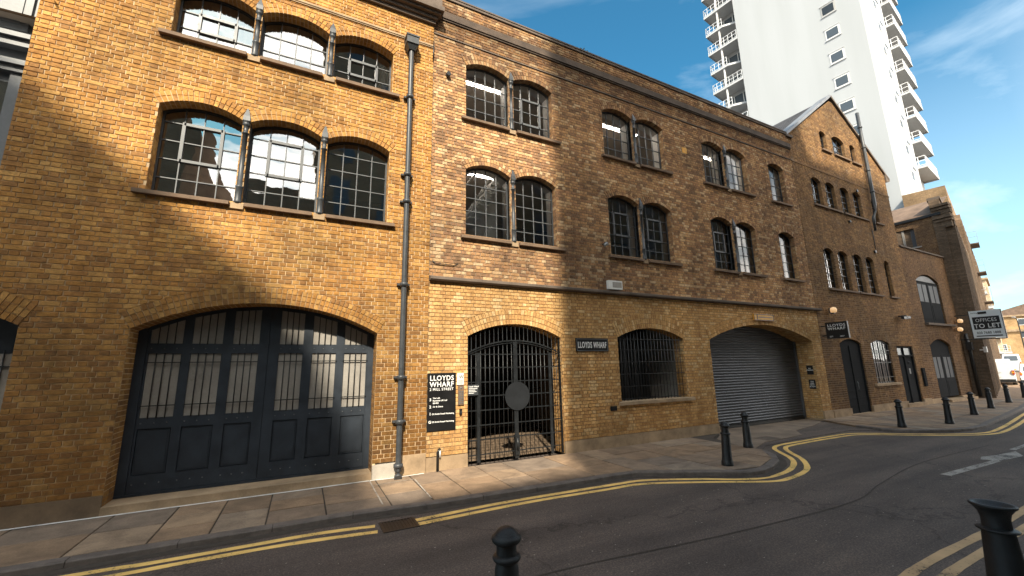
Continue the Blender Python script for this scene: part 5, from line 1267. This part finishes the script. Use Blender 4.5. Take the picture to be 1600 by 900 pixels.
b = MB(); b.lathe([(.078, .64), (.094, .648), (.102, .660), (.102, .672), (.092, .684), (.074, .69)], 32); b.build('collar', M['bollard'], nb_)
b = MB(); b.lathe([(.073, .752), (.090, .760), (.106, .776), (.109, .792), (.102, .808), (.088, .814), (.085, .822), (.078, .828), (.072, .836), (.060, .850), (.040, .862), (.02, .868), (.0005, .870)], 32); b.build('cap', M['bollard'], nb_)
fb_ = thing('bollard', 'black bollard with a flared hollow top at the bottom right, before the worn yellow lines', 'bollard', (4.95, -7.05, 0), .2); fb_.rotation_euler = (.0, .03, 0)
b = MB(); b.lathe([(.14, 0), (.135, .1), (.115, .30), (.096, .62), (.092, .68)], 32); b.build('post', M['bollard'], fb_)
b = MB(); b.lathe([(.090, .665), (.118, .672), (.122, .680), (.112, .688), (.084, .695)], 32); b.build('collar', M['bollard'], fb_)
b = MB(); b.lathe([(.084, .69), (.083, .76), (.092, .80), (.118, .836), (.133, .848), (.137, .858), (.130, .866), (.112, .864), (.090, .846), (.05, .828), (.0005, .822)], 32); b.build('flared_cap', M['bollard'], fb_)

# ================================================================== SIGNS AND FITTINGS
LT = M['letter']
def board(name, label, x, y, z, w_, h, th=.02, m=None, rz=0.):
    t_ = thing(name, label, 'sign', (x, y, z), rz); b = MB(); b.box(0, w_, -th, 0, 0, h); b.build('board', m or M['black'], t_); return t_
t_ = board('directory_sign', 'tall black tenant directory headed LLOYDS WHARF 2 MILL STREET beside the gate', 2.305, -.003, .765, .61, 1.155)
for s_, x, z, sz, of in (('LLOYDS', .045, 1.003, .142, .003), ('WHARF', .045, .876, .142, .003), ('2 MILL STREET', .045, .800, .072, .001), ('3', .045, .595, .075, .002), ('The Loft', .115, .635, .040, .001), ('Bankside UK Ltd', .115, .585, .040, .001), ('BIMES', .115, .535, .040, .001),
                         ('2', .045, .455, .075, .002), ('Air & Grace', .115, .465, .040, .001), ('1', .045, .315, .075, .002), ('DS Smith Retail Marketing', .100, .320, .040, .001), ('G', .030, .155, .075, .002), ('DS Smith Retail Marketing', .100, .165, .040, .001)):
    sx = {'LLOYDS': .93, 'WHARF': 1.0, '2 MILL STREET': .92, 'DS Smith Retail Marketing': .93}.get(s_, 1.0)
    text('lettering', s_, sz, (x, -.022, z), FACE, LT, t_, .001, of, spacing=1.12 if sz > .07 else 1.0, fit={'LLOYDS': .51, 'WHARF': .52, '2 MILL STREET': .51, 'DS Smith Retail Marketing': .47, 'Bankside UK Ltd': .30, 'Air & Grace': .22, 'The Loft': .15, 'BIMES': .12}.get(s_))
t_ = board('name_sign', 'small black sign reading LLOYDS WHARF between the gate and the grilled window', 6.06, -.004, 2.365, 1.02, .335, .025)
text('lettering', 'LLOYDS WHARF', .215, (.505, -.027, .092), FACE, LT, t_, .001, .004, 'CENTER', spacing=1.12, fit=.90)
b = MB()
for bx in ((.02, 1.0, .018, .026), (.02, 1.0, .309, .317), (.02, .028, .026, .309), (.992, 1.0, .026, .309)): b.box(bx[0], bx[1], -.027, -.0245, bx[2], bx[3])
b.build('border_line', M['galv'], t_)
t_ = board('notice_plate', 'white entry notice above the intercom beside the gate', 2.945, -.003, 1.665, .15, .245, .012, M['white'])
text('lettering', 'W', .10, (.04, -.014, .13), FACE, M['iron'], t_, .001); b = MB()
for k in range(3): b.box(.02, .13, -.0135, -.0122, .03 + k * .025, .038 + k * .025)
b.build('small_print', M['iron'], t_)
t_ = thing('intercom', 'bronze door entry panel with a column of buttons beside the gate', 'intercom', (2.965, -.003, 1.25)); b = MB(); b.box(0, .13, -.03, 0, 0, .40); b.build('panel', M['sill'], t_)
b = MB(); b.lathe([(.0005, .006), (.02, .004), (.022, 0)], 12); b.xf(Matrix.Translation((.065, -.03, .345)) @ Matrix.Rotation(math.pi / 2, 4, 'X')); b.build('speaker', M['bar'], t_)
for k in range(6):
    b = MB(); b.box(.075, .115, -.036, -.0302, .03 + k * .045, .055 + k * .045); b.box(.015, .065, -.032, -.0302, .03 + k * .045, .055 + k * .045); b.build('call_button', M['bar'], t_)
t_ = thing('key_box', 'small black box on the brickwork under the intercom', 'box', (3.0, -.003, 1.05)); b = MB(); b.box(0, .055, -.03, 0, 0, .115); b.build('case', M['black'], t_); b = MB(); b.box(.018, .038, -.034, -.0302, .03, .08); b.build('slot', M['iron'], t_)
t_ = board('gate_notice', 'grey notice plate with white print fixed to the left of the gate', 3.20, .015, 1.43, .235, .225, .006, M['iron'])
text('lettering', 'Lloyds Wharf', .042, (.015, -.008, .17), FACE, LT, t_, .001, .001); b = MB()
for k, wd in enumerate((.20, .15, .18, .12)): b.box(.015, .015 + wd, -.008, -.0062, .135 - k * .032, .147 - k * .032)
b.build('small_print', LT, t_)
# upstand pipe by the plinth
t_ = thing('pipe_stub', 'short black service pipe with a white cap rising from the pavement beside the plinth', 'pipe', (2.53, -.06, 0)); b = MB(); b.tube([(0, 0, 0), (0, 0, .36), (.02, 0, .40), (.05, .03, .41)], .028, 10); b.build('pipe', M['black_iron'], t_); b = MB(); b.tube([(.045, -.01, .26), (.045, -.01, .39)], .016, 8); b.build('white_cap', M['white'], t_)
# alarm box on the band
t_ = thing('alarm_box', 'white alarm box on the stone band above the name sign', 'alarm', (7.16, -.02, 4.02)); b = MB(); b.box(0, .47, -.10, 0, .0, .24); b.build('case', M['white'], t_); b = MB(); b.box(.13, .44, -.104, -.1002, .05, .20); b.build('label_plate', M['frost'], t_)
t_ = thing('amber_sign', 'narrow amber sign board fixed above the crown of the shutter arch', 'sign', (13.30, -.02, 3.40)); b = MB(); b.box(0, 1.07, -.04, 0, 0, .21); b.build('board', M['orange'], t_)
b = MB()
for bx in ((0, 1.07, 0, .02), (0, 1.07, .19, .21), (0, .02, .02, .19), (1.05, 1.07, .02, .19), (.16, .19, .02, .19)): b.box(bx[0], bx[1], -.046, -.0402, bx[2], bx[3])
b.box(.24, 1.0, -.044, -.0402, .095, .12); b.build('border', M['black'], t_)
# small signs on the right reveal of the shutter (face -x)
for z0, h, ln, lb in ((1.54, .33, ('NO', 'PARKING'), 'upper small black plate on the brick return right of the shutter'), (1.03, .33, ('THIS', 'AREA', 'MUST', 'BE KEPT'), 'lower small black plate on the brick return right of the shutter')):
    t_ = thing('small_sign', lb, 'sign', (16.615, .325 if z0 > 1.2 else .315, z0), -math.pi / 2)
    b = MB(); b.box(0, .215, -.014, 0, 0, h); b.build('board', M['black'], t_)
    for i, s_ in enumerate(ln): text('lettering', s_, .055, (.1075, -.0155, h - .09 - i * .06 - (.04 if len(ln) == 2 else 0)), FACE, LT, t_, .001, .001, 'CENTER')
# projecting sign on the gabled building
t_ = thing('projecting_sign', 'square black sign reading LLOYDS WHARF projecting from the wall over the steel door', 'sign', (17.36, -.17, 2.815), -math.pi / 2)
b = MB(); b.box(0, .70, -.05, .05, 0, .60); b.build('board', M['black'], t_)
b = MB(); b.box(-.16, 0, -.02, .02, .1, .14); b.box(-.16, 0, -.02, .02, .46, .50); b.build('bracket', M['black_iron'], t_)
for s_, x, z, sz in (('LLOYDS', .07, .435, .135), ('WHARF', .07, .315, .135), ('EST', .10, .055, .065), ('1857', .42, .055, .065)): text('lettering', s_, sz, (x, -.0515, z), FACE, LT, t_, .001, .001, spacing=1.12, fit={'LLOYDS': .56, 'WHARF': .56}.get(s_))
def wall_lamp(x, y, z, label, lit=True, rz=0.):
    t_ = thing('wall_lamp', label, 'lamp', (x, y, z), rz); b = MB(); b.box(-.06, .06, -.03, 0, -.1, .1); b.box(-.05, .05, -.16, -.03, -.13, -.09); b.build('lamp_bracket', M['black_iron'], t_)
    b = MB(); b.lathe([(.04, -.09), (.095, -.07), (.11, .02), (.085, .10), (.0005, .13)], 10, 0, -.13); b.build('lamp_glass', M['lamp'], t_)
wall_lamp(18.13, -.02, 3.93, 'amber wall box with a faint glow above the projecting LLOYDS WHARF sign')  # wall box drawn with the same glowing glass as the lamps
wall_lamp(30.95, .18, 3.95, 'upper of the two lit amber wall lamps at the end of the low building')
wall_lamp(30.70, .18, 3.50, 'lower of the two lit amber wall lamps at the end of the low building')
for x, z, l_ in ((24.45, 3.98, 'right'), (24.15, 3.95, 'left')):
    t_ = thing('security_camera', 'dark security camera on the gabled building, the %s one of the pair' % l_, 'camera', (x, .1, z)); b = MB(); b.box(-.04, .04, -.16, 0, -.03, .03); b.build('camera_arm', M['black_iron'], t_)
    b = MB(); b.box(-.20, .16, -.26, -.15, -.14, -.03); b.lathe([(.055, -.02), (.06, 0)], 8, -.2, -.2); b.build('camera_body', M['black_iron'], t_)
t_ = thing('security_camera', 'small white security camera left of the middle paired window of the long warehouse', 'camera', (7.15, -.0, 5.28)); b = MB(); b.tube([(0, 0, 0), (0, -.12, .02)], .03, 8); b.build('camera_arm', M['black_iron'], t_); b = MB(); b.tube([(-.05, -.10, -.06), (.03, -.16, .0)], .045, 10); b.build('camera_body', M['galv'], t_)
t_ = thing('light_fitting', 'small white fitting on the side of the buttressed warehouse', 'lamp', (31.2, -.55, 2.3)); b = MB(); b.box(-.06, .06, -.06, .06, 0, .28); b.box(-.02, .18, -.02, .2, .1, .16); b.build('case', M['white'], t_)
# OFFICES TO LET board
t_ = thing('to_let_board', 'white estate board reading OFFICES TO LET projecting above the footway', 'sign', (30.6, -.42, 3.01), -math.pi / 2)
W2, H2 = 1.09, 1.38
b = MB(); b.box(0, W2, -.03, .03, 0, H2); b.build('board', mat('estate_board_white', (.80, .84, .85), .4), t_)
b = MB(); b.box(.08, W2 - .08, -.034, -.0302, .43, 1.06); b.build('dark_panel', M['black'], t_)
b = MB(); b.box(.10, W2 - .10, -.034, -.0302, .07, .12); b.box(.32, .62, -.05, -.0302, 1.20, 1.31); b.build('print_bars', M['black'], t_)
text('lettering', 'OFFICES', .235, (W2 / 2, -.0355, .81), FACE, LT, t_, .001, .0, 'CENTER', .80, 1.08)
text('lettering', 'TO LET', .30, (W2 / 2, -.0355, .50), FACE, LT, t_, .001, .004, 'CENTER', .86, 1.08)
text('lettering', '020 7680 1888', .165, (W2 / 2, -.0325, .20), FACE, M['black'], t_, .001, .003, 'CENTER', .76, 1.08)
text('lettering', 'Stirling', .09, (.06, -.0325, 1.24), FACE, M['galv'], t_, .001, .002)
b = MB(); b.box(-.55, W2 + .03, -.04, .04, -.07, -.02); b.box(-.55, .0, -.03, .03, H2 - .2, H2 - .15); b.box(-.03, 0, -.035, .035, -.02, H2); b.box(W2, W2 + .03, -.035, .035, -.02, H2); b.build('board_frame', M['black_iron'], t_)
# parapet weeds
t_ = thing('parapet_plant', 'small weed growing on the parapet of the long warehouse', 'plant', (7.0, .05, 11.31)); b = MB(); rr = random.Random(5)
for i in range(46):
    x = rr.uniform(-.28, .55); h = rr.uniform(.06, .20) * (1.2 if x < .1 else .7); a_ = rr.uniform(-1, 1) * .09; y = rr.uniform(-.05, .05); b.face([(x, y, 0), (x + .02, y + .01, 0), (x + a_, y + rr.uniform(-.05, .05), h)]); b.face([(x + a_ * .5, y, h * .5), (x + a_ * .5 + .05, y + .02, h * .6), (x + a_ * .5 + .02, y, h * .75)])
b.build('leaves', mat('weed_leaf', (.07, .09, .03), .8), t_)

# ================================================================== PARKED VEHICLES at the end
carpaint = mat('white_car_paint', (.62, .64, .66), .28, 0, .6); carpaint.node_tree.nodes['Principled BSDF'].inputs['Coat Weight'].default_value = .6
tyre = mat('tyre_rubber', (.02, .02, .02), .8); tail = mat('red_tail_lamp', (.35, .02, .015), .3); ambr = mat('amber_lamp', (.7, .3, .03), .3)
def vehicle(name, label, cat, loc, rz, Lg, Wd, H, van=True):
    t_ = thing(name, label, cat, loc, rz); hw = Wd / 2                     # rear faces -x
    if van: side = [(0, .38), (.05, 1.0), (.12, H - .22), (.28, H - .05), (.6, H), (Lg * .62, H), (Lg * .72, H - .08), (Lg * .86, H * .62), (Lg - .1, H * .52), (Lg, H * .40), (Lg, .35), (Lg - .2, .26), (.15, .26)]
    else: side = [(0, .42), (.02, H * .55), (.15, H * .62), (.5, H - .10), (.9, H), (Lg * .5, H), (Lg * .62, H - .08), (Lg * .76, H * .62), (Lg - .2, H * .54), (Lg, H * .42), (Lg, .35), (Lg - .2, .26), (.15, .26)]
    b = MB(); n = len(side); rows = []
    for y, k in ((-hw, 0.90), (-hw * .93, 1.0), (hw * .93, 1.0), (hw, .90)):
        rows.append([(x if z < H * .5 else x + (1 - k) * .6, y * (1 if z < H * .55 else 1 - .13 * (z - H * .55) / (H * .45)), z if z < H * .5 else z - (1 - k) * .35) for x, z in side])
    for A_, B_ in zip(rows, rows[1:]):
        for i in range(n): j = (i + 1) % n; b.face([A_[i], B_[i], B_[j], A_[j]], smooth=False)
    b.face(rows[0][::-1][::-1]); b.face(rows[-1][::-1]); b.build('body', carpaint, t_)
    b = MB(); xz = (.135, .19) if van else (.16, .40)
    zl, zh = (H * .62, H * .84) if van else (H * .64, H * .90)
    b.face([(xz[0] - .045, -hw * .72, zl), (xz[0] - .045, hw * .72, zl), (xz[1] - .045, hw * .66, zh), (xz[1] - .045, -hw * .66, zh)][::-1]); b.build('rear_window', M['far_glass'], t_)
    for sgn in (-1, 1):
        b = MB(); y = sgn * (hw * .97); b.face([(Lg * .30, y * .965, H * .60), (Lg * .66, y * .965, H * .60), (Lg * .60, y * .90, H * .86), (Lg * .34, y * .90, H * .86)]); b.build('side_window', M['far_glass'], t_)
        b = MB(); b.box(-.03, .12, min(sgn * hw * .86, sgn * hw * .985), max(sgn * hw * .86, sgn * hw * .985), H * .42, H * .58); tl = b.build('tail_light', tail, t_)
        b = MB(); b.box(-.04, -.031, min(sgn * hw * .83, sgn * hw * .95), max(sgn * hw * .83, sgn * hw * .95), H * .47, H * .53); b.build('indicator', ambr, tl)
        for x in (.85, Lg - .9):
            b = MB(); b.lathe([(.0005, -.10), (.20, -.10), (.30, -.11), (.33, -.09), (.33, .09), (.30, .11), (.0005, .1)], 18); b.xf(Matrix.Translation((x, sgn * (hw - .12), .33)) @ Matrix.Rotation(math.pi / 2, 4, 'X')); wh = b.build('wheel', tyre, t_)
            b = MB(); b.lathe([(.0005, .0), (.19, .0), (.20, -.02)], 14); b.xf(Matrix.Translation((x, sgn * (hw - .005), .33)) @ Matrix.Rotation(math.pi / 2, 4, 'X')); b.build('rim', M['galv'], wh)
    b = MB(); b.box(-.06, .1, -hw * .96, hw * .96, .28, .50); b.build('bumper', M['black_iron'] if van else carpaint, t_)
    b = MB(); b.box(-.075, -.0605, -.26, .26, .36, .47) if not van else b.box(-.012, .03, -.26, .26, .66, .77); b.build('number_plate', M['orange'] if not van else M['white'], t_)
    b = MB(); b.box(-.012, .03, -.30, .30, H * .50, H * .508); b.build('door_seam', M['galv'], t_)
    return t_
vehicle('parked_van', 'white van parked beyond the bollards, seen from behind', 'van', (47.2, 3.28, ZR), .225, 4.9, 1.9, 2.0)
vehicle('parked_car', 'white hatchback car to the right of the white van', 'car', (52.5, 2.35, ZR), .225, 4.3, 1.85, 1.55, False)
vehicle('parked_car', 'small silver car parked far off in front of the orange flats', 'car', (92, 12.6, ZR), .225, 4.2, 1.8, 2.6, False)
